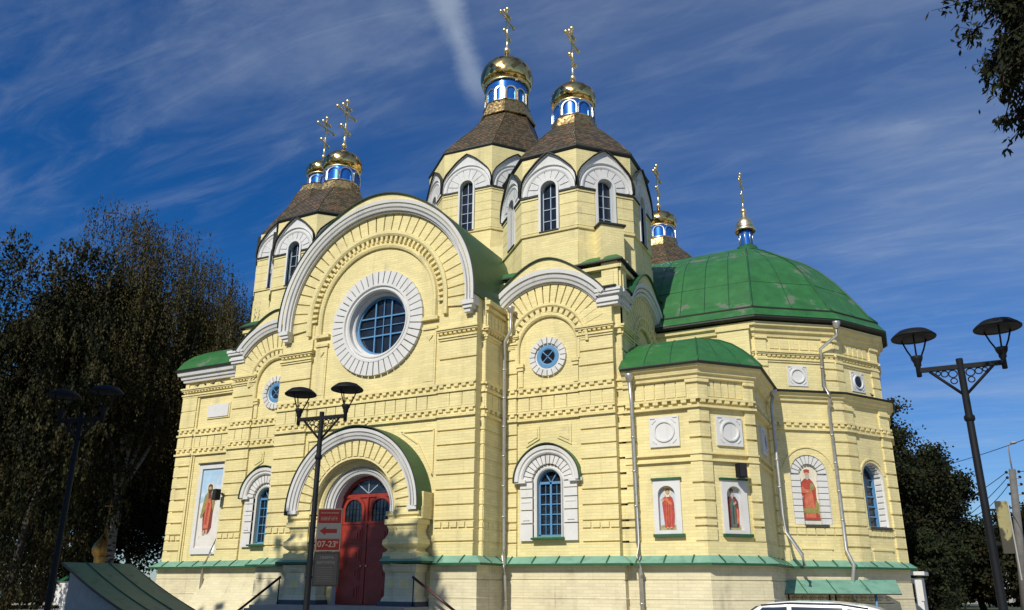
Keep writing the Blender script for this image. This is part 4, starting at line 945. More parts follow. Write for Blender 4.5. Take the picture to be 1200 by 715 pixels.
def fig(mb, fr, cs, z0, h, n, robe, inner, kind):
    """flat painted standing saint, h metres tall, feet at z0, layered brush areas"""
    d = .004; q = [0]
    def S(pts, m):
        q[0] += 1; mb.slab(fr, [(cs+x*h, z0+y*h) for x, y in pts], n, n+d*q[0], m)
    def C(x, y, r, m, k=18): S([(x+r*math.cos(2*math.pi*i/k), y+r*math.sin(2*math.pi*i/k)) for i in range(k)], m)
    C(0, .90, .105, HALO)
    if kind == 'bishop':
        S([(-.20, .02), (.20, .02), (.19, .26), (.16, .45), (.17, .62), (.12, .74), (.06, .81), (-.06, .81), (-.13, .74), (-.21, .63), (-.19, .55), (-.12, .46), (-.17, .26)], REDR)
        S([(-.10, .04), (.11, .04), (.10, .40), (.07, .60), (-.06, .60), (-.09, .40)], ORR)
        S([(-.16, .13), (.165, .13), (.15, .21), (.0, .24), (-.15, .21)], OLV)
        S([(.04, .56), (.14, .60), (.12, .73), (.05, .72)], OLV)
        S([(.10, .22), (.22, .02), (.235, .12), (.2, .3), (.15, .4)], OLV)
        S([(-.055, .93), (-.06, .985), (0, 1.0), (.06, .985), (.055, .93)], REDR); C(0, .895, .042, FLESH); S([(-.04, .885), (.04, .885), (.025, .80), (0, .775), (-.025, .80)], HAIR)
        S([(-.19, .62), (-.12, .66), (-.02, .56), (-.05, .51), (-.15, .52)], ORR); C(-.03, .55, .02, FLESH, 8)
        S([(-.2, .0), (.21, .0), (.21, .035), (-.2, .035)], REDR)
    elif kind == 'red':
        S([(-.10, .02), (.13, .02), (.155, .30), (.15, .60), (.12, .74), (.05, .80), (-.05, .80), (-.13, .73), (-.15, .62), (-.13, .40)], REDR)
        for x in (-.06, 0, .06): S([(x-.008, .06), (x+.006, .06), (x+.02, .62), (x+.008, .62)], ORR)
        S([(-.13, .70), (-.02, .76), (.12, .58), (.08, .55), (-.06, .66)], ORR)
        S([(-.17, .70), (-.13, .74), (-.09, .68), (-.14, .62)], FLESH)
        S([(-.04, .82), (.04, .82), (.05, .76), (-.05, .76)], HALO)
        C(0, .88, .045, FLESH); S([(-.05, .885), (-.05, .94), (0, .965), (.05, .94), (.05, .885), (.035, .92), (-.035, .92)], DBR)
        S([(-.06, .0), (-.01, .0), (-.01, .03), (-.05, .04)], FLESH); S([(.03, .0), (.09, .0), (.08, .04), (.03, .03)], FLESH)
    elif kind == 'monk':
        S([(-.15, .02), (.16, .02), (.19, .40), (.18, .66), (.10, .78), (-.09, .78), (-.19, .68), (-.19, .40)], MAR)
        S([(-.05, .04), (.09, .04), (.09, .62), (.03, .74), (-.05, .62)], GRO); S([(.0, .1), (.04, .1), (.04, .55), (.0, .55)], DBR)
        S([(.10, .10), (.17, .12), (.17, .45), (.12, .5)], ORR); S([(-.16, .10), (-.12, .12), (-.12, .60), (-.16, .58)], ORR)
        S([(-.045, .88), (.05, .88), (.045, .95), (0, .99), (-.045, .95)], DBR); C(.005, .89, .035, FLESH); S([(-.035, .88), (.045, .88), (.04, .78), (.01, .70), (-.03, .78)], HAIR)
        S([(.02, .60), (.10, .66), (.12, .62), (.05, .56)], FLESH)
    else:
        S([(-.09, .03), (.07, .03), (.13, .14), (.13, .40), (.15, .62), (.11, .78), (.03, .83), (-.04, .83), (-.12, .76), (-.15, .62), (-.13, .35)], MAR)
        S([(-.15, .62), (-.10, .78), (-.04, .83), (-.03, .70), (-.07, .5), (-.16, .32), (-.20, .34), (-.17, .5)], OLV)
        S([(.03, .83), (.11, .78), (.16, .60), (.12, .45), (.07, .66)], OLV)
        S([(-.08, .12), (.05, .12), (.08, .55), (.03, .70), (-.07, .66)], ORR); S([(-.06, .2), (0, .2), (.03, .6), (-.02, .62)], REDR)
        S([(-.09, .0), (-.03, .0), (-.02, .08), (-.07, .1)], FLESH); S([(.0, .02), (.05, .02), (.05, .1), (.0, .1)], FLESH)
        S([(.10, .64), (.17, .66), (.17, .70), (.10, .69)], FLESH)
        S([(-.055, .86), (-.05, .95), (0, .98), (.05, .95), (.055, .86), (.04, .82), (-.04, .82)], DBR); C(0, .89, .038, FLESH); S([(-.03, .87), (.03, .87), (0, .815)], DBR)
def icon_niche(fr, cs, z0, z1, w, hz, kind, nn, label):
    s = MB(); out = [(cs-w, z0), (cs+w, z0), (cs+w, z1), (cs-w, z1)]
    hole = archp(cs-.02, z0+.16, hz, z1-.62, 18)
    s.poly(fr, out, nn+.05, WHI, [hole], .24, WHI); s.jamb(fr, out, nn+.05, nn-.1, WHI)
    s.box(fr, cs-w-.06, cs+w+.06, nn-.1, nn+.12, z1, z1+.09, GRD); s.box(fr, cs-w-.04, cs+w+.10, nn-.1, nn+.16, z0-.12, z0+.005, GRD)
    o_ = s.build('icon_niche', CA, label)
    b_ = MB(); b_.slab(fr, archp(cs-.02, z0+.10, hz+.04, z1-.62, 18), nn-.22, nn-.18, BGB)
    b_.slab(fr, [(cs-hz-.02, z0+.1), (cs+hz, z0+.1), (cs+hz, z0+.38), (cs-.1, z0+.44), (cs-hz-.02, z0+.36)], nn-.185, nn-.175, GLD_)
    fig(b_, fr, cs-.02, z0+.25, (z1-z0)*.76, nn-.175, None, None, kind); b_.build('painting', o_)
icon_niche(FCS, .06, 3.9, 6.18, .60, .37, 'red', -.06, 'white arched niche with a painted saint in a red robe')
icon_niche(FCE, .06, 3.9, 6.14, .62, .37, 'monk', -.06, 'white arched niche with a painted bearded monk in dark cloak')
wi = MB(); f_ = Fr(-13.5, 3.06, 0)
wi.poly(f_, [(-1.12, 3.42), (1.12, 3.42), (1.12, 8.62), (-1.12, 8.62)], -.0, WHI, [[(-.84, 3.78), (.84, 3.78), (.84, 8.34), (-.84, 8.34)]], .14, WHI)
wi.jamb(f_, [(-1.12, 3.42), (1.12, 3.42), (1.12, 8.62), (-1.12, 8.62)], 0, -.15, WHI); wi.box(f_, -1.16, 1.16, -.1, .09, 8.62, 8.70, DRK)
wo = wi.build('icon_frame', CA, 'tall white framed panel with a painted saint against blue sky')
wi = MB(); wi.slab(f_, [(-.86, 3.74), (.86, 3.74), (.86, 8.36), (-.86, 8.36)], -.14, -.105, CLD); wi.slab(f_, [(-.86, 6.3), (-.3, 6.55), (.2, 6.35), (.86, 6.6), (.86, 8.36), (-.86, 8.36)], -.11, -.099, SKB)
fig(wi, f_, -.10, 4.5, 3.0, -.098, None, None, 'tall'); wi.build('painting', wo)

# ---- sanctuary apse
Q1, Q2, Q3, Q4 = (17.25, 9.08), (20.8, 11.6), (22.75, 14.6), (22.75, 16.8)
def seg_fr(a, b): return Fr((a[0]+b[0])/2, (a[1]+b[1])/2, math.degrees(math.atan2(b[1]-a[1], b[0]-a[0]))), math.dist(a, b)/2
FA1, h1 = seg_fr(Q1, Q2); FA2, h2 = seg_fr(Q2, Q3); FA3, h3 = seg_fr(Q3, Q4); FA4, h4 = seg_fr(Q4, (20.8, 19.8))
ap_ = MB(); LA = [3.62, 4.2, 4.62, 5.3, 5.98, 6.66, 7.34, 8.02, 8.7, 9.28]
for fr, h, full in ((FA1, h1, 1), (FA2, h2, 2), (FA3, h3, 0), (FA4, h4, 0)):
    holes = [archp(0, 4.66, .98 if full == 1 else .80, 7.05, 18)] if full else []
    ap_.poly(fr, [(-h, 2.6), (h, 2.6), (h, 11.0), (-h, 11.0)], .02, YEL, holes)
    for hl in holes: ap_.jamb(fr, hl, .02, -.22 if full == 1 else -.60, WHI)
    for sx in (-1, 1):
        pw_ = .72; s0, s1 = sorted((sx*(h-pw_), sx*h))
        rust(ap_, fr, s0, s1, 0, .12, 2.6, 9.28, LA); ap_.box(fr, s0, s1, 0, .12, 9.28, 10.8, YEL)
        ap_.box(fr, s0-.03, s1+.03, .1, .20, 10.35, 10.5, YEL)
    if full: ap_.arc(fr, 0, 7.05, [(h-.86, .0), (h-.86, .07), (h-.78, .07), (h-.78, .0)], 12, 168, YEL, 28)
    friezes(ap_, fr, -h+.72, h-.72, .03, only='L', blocks=False); friezes(ap_, fr, -h, -h+.72, .12, only='L', blocks=False); friezes(ap_, fr, h-.72, h, .12, only='L', blocks=False)
    k = 3 if h > 1.2 else 1
    for z in (4.60,): ap_.box(fr, -h+.7, h-.7, 0, .10, z-.06, z, YEL)
    for i in range(6):
        wd = (2*h-1.44)/6; ap_.box(fr, -h+.72+i*wd+.03, -h+.72+(i+1)*wd-.03, 0, .09, 4.2, 4.5, YEL)
    ap_.box(fr, -.8, .8, 0, .10, 3.50, 3.60, YEL); ap_.box(fr, -.75, .75, 0, .06, 2.9, 3.5, YEL) 
    # upper storey
    ap_.box(fr, -h+.04, h-.04, -.2, -.10, 11.2, 14.9, YEL)
    for sx in (-1, 1):
        s0, s1 = sorted((sx*(h-.62), sx*(h-.04)))
        rust(ap_, fr, s0, s1, -.14, -.02, 11.2, 14.3, [11.9, 12.5, 13.1], teeth=False)
        ap_.box(fr, s0-.03, s1+.03, -.1, .07, 14.0, 14.12, YEL)
    cornice(ap_, fr, -h+.06, h-.06, -.1, 12.78, 13.35, ext=False)
    for k_ in range(5): ap_.box(fr, -h+.8+k_*(2*h-1.6)/5+.05, -h+.8+(k_+1)*(2*h-1.6)/5-.05, -.12, -.06, 13.5, 14.0, YEL)
# south wall of the sanctuary above the chapel
fs = Fr(14.7, 9.1, 0)
ap_.box(fs, -2.6, 2.6, -.2, -.06, 11, 14.9, YEL); cornice(ap_, fs, -2.6, 2.5, -.08, 12.78, 13.35, ext=False)
ap_.box(fs, .75, 2.35, -.2, .42, 11.0, 14.55, YEL); ap_.box(fs, .68, 2.42, -.2, .5, 14.4, 14.6, YEL)
ap_.build('apse_wall', CA, 'many-sided sanctuary apse in two storeys')
mc = MB(); AP = [(12.1, 9.1), Q1, Q2, Q3, Q4, (20.8, 19.8)]
mc.path([Q1, Q2, Q3, Q4, (20.8, 19.8)], [(-.2, 10.7), (.14, 10.72), (.18, 10.86), (.28, 10.92), (.32, 11.05), (.42, 11.1), (-.2, 11.12)], YEL)
mc.path([Q1, Q2, Q3, Q4, (20.8, 19.8)], [(-.3, 11.12), (.46, 11.12), (.50, 11.20), (-.25, 11.42)], EDG)
mc.path(AP, [(-.3, 14.1), (-.02, 14.12), (.02, 14.3), (.14, 14.36), (.18, 14.55), (.32, 14.62), (.36, 14.8), (-.3, 14.95)], YEL)
mc.path(AP, [(.2, 14.88), (.56, 14.90), (.62, 14.96), (.62, 15.04), (.2, 15.08)], EDG); mc.build('apse_cornice', CA, 'deep dark-edged eaves and mid-height cornice of the apse')
# apse roof: skirt + faceted convex dome
ar = MB()
def off(pts, d):
    res = []
    for i, (x, y) in enumerate(pts):
        def nrm(a, b_):
            q = Vector((b_[0]-a[0], b_[1]-a[1])); q.normalize(); return Vector((q.y, -q.x))
        ns = []
        if i > 0: ns.append(nrm(pts[i-1], pts[i]))
        if i < len(pts)-1: ns.append(nrm(pts[i], pts[i+1]))
        bb = ns[0] if len(ns) == 1 else (ns[0]+ns[1]).normalized()/max(.4, (ns[0]+ns[1]).normalized().dot(ns[0]))
        res.append((x+bb.x*d, y+bb.y*d))
    return res
full = [(10.0, 9.1), Q1, Q2, Q3, Q4, (20.8, 19.8), (17.25, 22.32), (10.0, 22.3)]
e0 = off(full, .60); e1 = off(full, .22)
apex = [(10.0, 15.7), (16.3, 15.5), (16.5, 15.65), (16.55, 15.7), (16.55, 15.72), (16.5, 15.75), (16.3, 15.9), (10.0, 15.7)]
loft(ar, [[(x, y, 15.08) for x, y in e0], [(x, y, 15.62) for x, y in e1]], GRN)
ar.path(off(full, .22), [(-.05, 15.56), (.06, 15.56), (.08, 15.64), (-.05, 15.68)], EDG)
pf = [(0, 15.64), (.06, 16.1), (.12, 16.75), (.20, 17.55), (.29, 18.4), (.40, 19.25), (.52, 19.95), (.65, 20.5), (.80, 21.15), (.92, 21.6), (1, 21.9)]
rows = [[(e[0]+(r[0]-e[0])*t, e[1]+(r[1]-e[1])*t, z) for e, r in zip(e1, apex)] for t, z in pf]
loft(ar, rows, GRN)
for j in range(1, 7): ar.tube([Vector(r[j])+Vector((0, 0, .03)) for r in rows], .05, GRD, 5)
for a_, b_, ff in ((0, 1, (.12, .30, .48, .66, .84)), (1, 2, (.5,)), (2, 3, (.5,))):
    for f in ff: ar.tube([Vector(r[a_]).lerp(Vector(r[b_]), f)+Vector((0, 0, .01)) for r in rows[:-2]], .022, GRD, 4)
for i in (3,): ar.tube([Vector(q)+Vector((0, 0, .012)) for q in rows[i][:7]], .016, GRD, 4)
ar.build('apse_roof', CA, 'large ribbed green sheet dome with flaking paint')
# little cupola on the apse ridge
lc = MB(); cx, cy = 16.34, 15.7
lc.lathe(cx, cy, [(.75, 21.55), (.62, 21.9), (.46, 22.0)], GRD, 16); lc.lathe(cx, cy, [(.40, 22.0), (.40, 23.05)], BLUD, 20)
for k in range(8): lc.tube([(cx+.41*math.cos(k*math.pi/4), cy+.41*math.sin(k*math.pi/4), 22.0), (cx+.41*math.cos(k*math.pi/4), cy+.41*math.sin(k*math.pi/4), 23.05)], .03, SILV, 5)
lc.lathe(cx, cy, [(.62, 23.0), (.66, 23.08), (.60, 23.2), (.46, 23.24), (.52, 23.4), (.50, 23.6), (.36, 23.82), (.20, 24.0), (.12, 24.3)], GOLP, 24)
lc.ball((cx, cy, 24.45), .2, GOLP); lc.build('small_cupola', CA, 'small gilded cupola with blue neck on the apse roof')
cross(cx, cy, 24.6, 27.1, sc_=.62)
# apse niche with bishop
bn = MB(); fr = FA1
for sx in (-1, 1):
    for k_ in range(8):
        z = 4.66+k_*.30; a0, a1 = sorted((sx*.46, sx*.96)); bn.box(fr, a0, a1, -.22, -.03, z+.02, z+.285, WHI)
bn.vouss(fr, 0, 7.08, .52, .96, 2, 178, 11, -.22, -.03, WHI, .045)
bn.box(fr, -.98, .98, -.32, -.2, 4.66, 8.0, WHI)
bno = bn.build('icon_niche', CA, 'arched niche of white blocks with a painted saint in orange-red vestments')
bb = MB(); bb.slab(fr, archp(0, 4.66, .46, 7.1, 16), -.22, -.185, mat('painted_cream', (.66, .62, .48), .8, var=.1, vscale=3)); fig(bb, fr, -.02, 4.9, 2.45, -.185, None, None, 'bishop')
bb.box(fr, -.5, .72, -.2, .14, 4.54, 4.66, DRK); bb.build('painting', bno)
# apse window
aw = MB(); fr = FA2
for k_ in range(8):
    z = 4.72+k_*.30
    for sx in (-1, 1):
        s0, s1 = sorted((sx*.74, sx*.82)); aw.box(fr, s0, s1, -.42, -.10, z, z+.20, WHI)
aw.vouss(fr, 0, 7.05, .72, .82, 8, 172, 11, -.42, -.10, WHI, .07)
awo = aw.build('arched_window', CA, 'narrow deep arched apse window with notched white jambs')
af = MB(); af.arc(fr, 0, 7.05, [(.66, -.60), (.66, -.50), (.80, -.50), (.80, -.60)], 0, 180, BLU, 20, legs=4.66); af.box(fr, -.05, .05, -.60, -.49, 4.66, 7.8, BLU)
for z in (4.7, 5.2, 5.7, 6.2, 6.7, 7.05): af.box(fr, -.70, .70, -.60, -.52, z-.03, z+.03, BLU)
af.build('frame', awo); ag = MB(); ag.slab(fr, archp(0, 4.62, .80, 7.05, 16), -.62, -.59, GLS); ag.build('pane', awo); al = MB(); al.box(fr, -.84, .84, -.5, .16, 4.52, 4.64, DRK); al.build('sill', awo)
medallion(FA1, .02, 11.55, 12.62, -.10); medallion(FA2, -.05, 11.55, 12.62, -.10, True)
# blue window behind east wall of bays: balcony-like flue on the front drum
fb = MB(); f_ = Fr(8.557, 6.61, 45)
fb.box(f_, -.62, .62, 3.6, 4.5, 17.0, 19.05, YEL); fb.box(f_, -.72, .72, 3.6, 4.6, 16.9, 17.15, YEL); fb.box(f_, -.72, .72, 3.6, 4.6, 19.05, 19.15, EDG); fb.build('flue', CA, 'boxy yellow flue on the corner of the attic')

# ---- rainwater pipes
def pipe(pts, label, r=.085, head=True):
    m = MB(); m.tube(pts, r, ZIN, 10)
    if head: x, y, z = pts[0]; m.lathe(x, y, [(.07, z-.22), (.16, z-.08), (.20, z+.08), (.20, z+.16), (.16, z+.17)], ZIN, 14)
    for a_, b_ in zip(pts[:-1], pts[1:]):
        A_, B_ = Vector(a_), Vector(b_); l_ = (B_-A_).length
        if l_ > 2:
            k = int(l_/1.6)
            for i in range(1, k+1):
                c = A_.lerp(B_, i/(k+1)); dz = (B_-A_).normalized()*.04; m.tube([c-dz, c+dz], r+.018, ZIN, 10)
    m.build('drainpipe', CA, label)
pipe([(6.78, 2.02, 14.85), (6.78, 2.02, 13.75), (6.42, 2.05, 13.2), (6.42, 2.1, 3.4), (6.44, 2.08, 3.05), (6.70, 1.72, 2.62), (6.66, 1.75, 2.2), (6.66, 1.9, .1)], 'zinc drainpipe in the corner beside the portal facade')
pipe([(12.62, 2.35, 10.80), (12.62, 2.55, 9.6), (12.62, 2.6, 3.6), (12.70, 2.4, 3.0), (12.80, 2.15, 2.5), (12.76, 2.35, 2.1), (12.76, 2.45, .1)], 'zinc drainpipe between corner bay and chapel')
pipe([(-12.05, 2.55, 14.3), (-12.05, 2.75, 13.6), (-12.05, 2.8, 5.0), (-12.05, 2.3, 3.5), (-12.3, 2.1, 2.75), (-12.4, 2.2, .1)], 'painted drainpipe beside the tall framed painting')
def onA(s, n, z): return FA1.p(s-h1, n, z)
pipe([onA(4.28, .62, 14.75), onA(4.28, .52, 14.2), onA(3.45, .24, 13.5), onA(3.38, .24, 11.5), onA(3.45, .58, 11.1), onA(3.45, .58, 10.8), onA(3.52, .24, 10.4), onA(3.52, .26, 3.5), onA(3.6, .62, 2.8), onA(3.6, .40, 2.2), onA(3.6, .3, .1)], 'zinc drainpipe on the apse wall')
pipe([(17.95, 8.6, 10.9), (17.85, 8.4, 10.2), (17.85, 8.4, 5.0), (18.0, 8.2, 4.2), (18.6, 8.0, 3.2), (18.65, 8.0, 2.7)], 'zinc drainpipe in the corner between chapel and apse', r=.08)
# awning over the basement entrance
aw = MB(); f_ = Fr(17.33, 9.14, 35.4)
v = [f_.p(-.75, .3, 2.10), f_.p(5.75, .3, 2.14), f_.p(5.3, 1.3, 1.52), f_.p(-.85, 1.3, 1.52)]
v += [(x, y, z-.05) for x, y, z in v]; aw.add(v, [(0, 3, 2, 1)], LED); aw.add(v, [(4, 5, 6, 7), (3, 7, 6, 2), (2, 6, 5, 1), (0, 4, 7, 3)], EDG)
for s in (.75, 2.2, 3.9): aw.add([f_.p(s-.02, .3, 2.15), f_.p(s+.02, .3, 2.15), f_.p(s-.10, 1.3, 1.55), f_.p(s-.14, 1.3, 1.55)], [(0, 1, 2, 3)], GRD)
awo = aw.build('awning', CA, 'green sheet awning over the basement entrance')
sc2 = MB()
for s in (-.1, 1.9, 2.2, 4.2): sc2.tube([f_.p(s, .95, 1.66), f_.p(s, .95, .1)], .035 if s != 4.2 else .06, BLK if s != 4.2 else BLU)
for c in np.arange(.2, 5.1, .42):
    pts = []
    for i in range(26):
        t = i/25*3.6*math.pi; r = .17*(1-i/32); pts.append(f_.p(c+r*math.cos(t), .95, 1.30+r*math.sin(t)*.8))
    sc2.tube(pts, .010, BLK, 4)
sc2.tube([f_.p(-.2, .95, 1.1), f_.p(5.1, .95, 1.1)], .015, BLK, 5); sc2.tube([f_.p(-.2, .95, 1.5), f_.p(5.1, .95, 1.5)], .015, BLK, 5); sc2.build('scroll_grille', awo)

# ------------------------------------------------------------------ things around the cathedral
# loudspeakers
def speaker(fr, s, n, z, lab):
    m = MB(); m.box(fr, s-.19, s+.19, n, n+.30, z-.30, z+.30, BLK); m.box(fr, s-.16, s+.16, n+.30, n+.315, z-.27, z+.27, RUB)
    o = m.build('loudspeaker'); k = MB(); k.tube([fr.p(s, n-.25, z+.1), fr.p(s, n, z+.1)], .03, BLK, 6); k.build('bracket', o)
    tag(o, lab, 'loudspeaker', 'loudspeakers on the cathedral wall')
speaker(FCE, .22, .22, 6.52, 'black loudspeaker over the niche of the bearded monk')
speaker(Fr(-11.75, 2.39, -12), 0, .25, 6.62, 'black loudspeaker beside the tall framed painting')
# basement stair shelter on the left
HUT = mat('dark_teal_sheet', (.055, .15, .11), .55, var=.25, vscale=1.5, c2=(.03, .08, .06), c2lo=.5, c2hi=.7, c2scale=1.5)
hb = thing('stair_shelter', 'low pale shelter with sloping green sheet roof beside the cathedral', 'shelter')
m = MB(); A = [(-12.1, -6.3), (-11.9, -2.9), (-7.2, -2.9), (-7.4, -6.3)]
zh, zl = 2.64, .62
m.add([(-11.9, -6, 0), (-7.6, -6, 0), (-7.6, -6, .62), (-11.9, -6, 2.5), (-11.9, -3, 0), (-7.6, -3, 0), (-7.6, -3, .62), (-11.9, -3, 2.5)], [(0, 1, 2, 3), (5, 4, 7, 6), (4, 0, 3, 7), (1, 5, 6, 2)], CON)
m.build('wall', hb)
m = MB(); rows = []
for t in np.linspace(0, 1, 9):
    x = -12.2+4.8*t; z = 2.72-2.1*t+.10*math.sin(math.pi*t)*-1; rows.append([(x, -6.3, z), (x+.15, -2.7, z)])
loft(m, rows, HUT); loft(m, [[(x, y, z-.06) for x, y, z in r][::-1] for r in rows], GRD)
for j in (0, 1): m.tube([Vector(r[j])-Vector((0, 0, .03)) for r in rows], .05, DRK, 6)
for f in (.33, .66): m.tube([Vector(r[0]).lerp(Vector(r[1]), f)+Vector((0, 0, .02)) for r in rows], .03, GRD, 5)
m.build('roof', hb)

# street lamps with two arms
def lamp(x, y, ang, lab, L_=.54, H=4.85):
    t = thing('street_lamp', lab, 'street lamp', 'two-armed street lamps', (x, y, 0)); e = (math.cos(R_(ang)), math.sin(R_(ang)))
    def P(s, z, n=0): return (e[0]*s+e[1]*n, e[1]*s-e[0]*n, z)
    m = MB(); m.lathe(0, 0, [(.11, 0), (.11, .5), (.08, .6), (.062, .7), (.052, 2.6), (.046, H+.12), (.0, H+.13)], BLK, 14); m.lathe(0, 0, [(.055, 4.05), (.07, 4.07), (.07, 4.12), (.055, 4.14)], BLK, 12); m.build('pole', t)
    fr = Fr(0, 0, ang)
    m = MB(); m.box(fr, -L_, L_, -.03, .03, H-.03, H+.035, BLK)
    for s in (-1, 1):
        m.tube([P(s*(L_-.14), H-.03), P(s*.03, H-.40)], .022, BLK, 6)
        for c, z, r in ((.11, -.095, .055), (.215, -.085, .045), (.11, -.20, .042), (.295, -.07, .03)):
            m.tube([P(s*c+r*math.cos(q), H+z+r*math.sin(q)) for q in np.linspace(0, 2*math.pi, 13)], .009, BLK, 5)
    m.build('arm', t)
    for s in (-1, 1):
        cx, cy = P(s*L_, 0)[:2]
        m = MB(); m.lathe(cx, cy, [(.0, H-.10), (.035, H-.09), (.035, H+.06), (.05, H+.08), (.05, H+.12), (.075, H+.17), (.085, H+.22), (.05, H+.22), (.0, H+.21)], BLK, 12)
        for k in range(3):
            a = 2*math.pi*k/3+.5; m.tube([(cx+.06*math.cos(a), cy+.06*math.sin(a), H+.2), (cx+.13*math.cos(a), cy+.13*math.sin(a), H+.34), (cx+.2*math.cos(a), cy+.2*math.sin(a), H+.53)], .012, BLK, 6)
        m.build('lamp_holder', t)
        m = MB(); m.lathe(cx, cy, [(.0, H+.50), (.20, H+.50), (.27, H+.515), (.305, H+.50), (.31, H+.52), (.27, H+.56), (.20, H+.615), (.10, H+.645), (.0, H+.655)], BLK, 28); m.build('lamp_shade', t)
    return t
lamp(13.18, -18.83, 4, 'black two-armed lamp in front of the red door, with signs on its pole')
lamp(23.99, -17.755, 0, 'black two-armed lamp right of the apse, against the sky')
lamp(8.75, -20.7, 8, 'black two-armed lamp under the dark birches')
# signs on the lamp by the door
REDS = mat('sign_red', (.085, .009, .008), .8, spec=.1); WHS = mat('sign_white', (.15, .12, .10), .8, spec=.1); GRS_ = mat('sign_grey', (.085, .088, .09), .8, spec=.1); DKS = mat('sign_dark', (.009, .009, .010), .8, var=.3, vscale=20); TXG = mat('sign_grey_letters', (.07, .07, .072), .6)
def text(s, fr, cs, z, n, size, m, name, par, bold=.0, sx=1):
    cu = bpy.data.curves.new(name, 'FONT'); cu.body = s; cu.size = size; cu.align_x = 'CENTER'; cu.align_y = 'CENTER'; cu.extrude = .0015; cu.offset = bold
    tmp = bpy.data.objects.new(name, cu); col.objects.link(tmp)
    me = bpy.data.meshes.new_from_object(tmp); bpy.data.objects.remove(tmp)
    me.materials.clear(); me.materials.append(m)
    mt = Matrix(((fr.e[0]*sx, 0, fr.n[0], 0), (fr.e[1]*sx, 0, fr.n[1], 0), (0, 1, 0, 0), (0, 0, 0, 1))); o_ = fr.p(cs, n, z); mt.translation = Vector(o_)
    me.transform(mt); o = bpy.data.objects.new(name, me); col.objects.link(o); o.parent = par
    return o
fs_ = Fr(13.18, -18.83, 24); sx0, sx1 = .10, .52
sg = thing('direction_sign', 'red and grey sign with a red arrow pointing left, on the lamp by the door', 'sign')
m = MB(); m.box(fs_, sx0-.025, sx1+.015, -.02, .02, 2.38, 3.14, WHS); m.build('frame', sg)
m = MB(); m.box(fs_, sx0, sx1, .02, .026, 2.88, 3.12, REDS); m.box(fs_, sx0, sx1, .02, .026, 2.60, 2.87, GRS_); m.box(fs_, sx0, sx1, .02, .026, 2.40, 2.59, REDS)
m.slab(fs_, [(sx0+.04, 2.735), (sx0+.15, 2.66), (sx0+.15, 2.70), (sx1-.06, 2.70), (sx1-.06, 2.77), (sx0+.15, 2.77), (sx0+.15, 2.81)], .026, .030, REDS)
rnd = random.Random(4)
def scribble(mb, fr, x0, x1, z, h, n, mt):
    x = x0
    while x < x1-.01:
        wd = rnd.uniform(.012, .022)*h/.04
        kind = rnd.randint(0, 3)
        mb.box(fr, x, x+.006, n, n+.002, z, z+h, mt)
        if kind in (0, 1): mb.box(fr, x, x+wd, n, n+.002, z+h-.006, z+h, mt)
        if kind in (1, 2): mb.box(fr, x, x+wd, n, n+.002, z+h*.45, z+h*.45+.006, mt)
        if kind in (2, 3): mb.box(fr, x+wd-.005, x+wd, n, n+.002, z, z+h*.8, mt)
        x += wd+.010
scribble(m, fs_, sx0+.04, sx1-.04, 3.045, .032, .026, WHS); scribble(m, fs_, sx0+.05, sx1-.05, 2.92, .075, .026, WHS)
pn = m.build('panel', sg)
text('07-23', fs_, (sx0+sx1)/2-.02, 2.495, .027, .15, WHS, 'lettering', pn, .002)
text('00', fs_, sx1-.05, 2.53, .027, .06, WHS, 'lettering', pn, .001)
m = MB(); 
for z in (2.5, 3.0): m.box(fs_, -.07, sx0, -.02, .0, z, z+.03, BLK)
m.build('bracket', sg)
sg = thing('notice_board', 'dark notice board with grey lettering under the red arrow sign', 'sign')
m = MB(); m.box(fs_, sx0-.03, sx1+.02, -.02, .018, 1.76, 2.36, BLK); m.build('frame', sg)
m = MB(); m.box(fs_, sx0, sx1-.01, .018, .022, 1.79, 2.33, DKS)
scribble(m, fs_, sx0+.09, sx1-.07, 2.24, .05, .022, TXG); scribble(m, fs_, sx0+.04, sx1-.06, 2.15, .055, .022, TXG)
for i in range(7): scribble(m, fs_, sx0+.05, sx1-.08, 2.08-i*.038, .014, .022, TXG)
m.build('panel', sg); m = MB(); m.box(fs_, -.07, sx0, -.02, .0, 1.9, 1.94, BLK); m.build('bracket', sg)
# weathered panel on the right lamp
f_ = Fr(24.05, -17.755, 8); YSG = mat('peeling_sign', (.33, .29, .13), .8, var=.2, vscale=6, c2=(.05, .045, .03), c2lo=.42, c2hi=.52, c2scale=6, stretch=(1, 1, .5))
sg = thing('weathered_sign', 'peeling yellow-brown sign board on the right lamp pole', 'sign')
m = MB(); m.box(f_, .06, .20, -.015, .015, 2.24, 2.93, YSG); m.build('panel', sg); m = MB(); m.box(f_, .20, .215, -.03, .03, 1.9, 2.92, CON)
for z in (2.35, 2.8): m.box(f_, -.06, .06, -.015, .015, z, z+.03, BLK)
m.build('frame', sg)

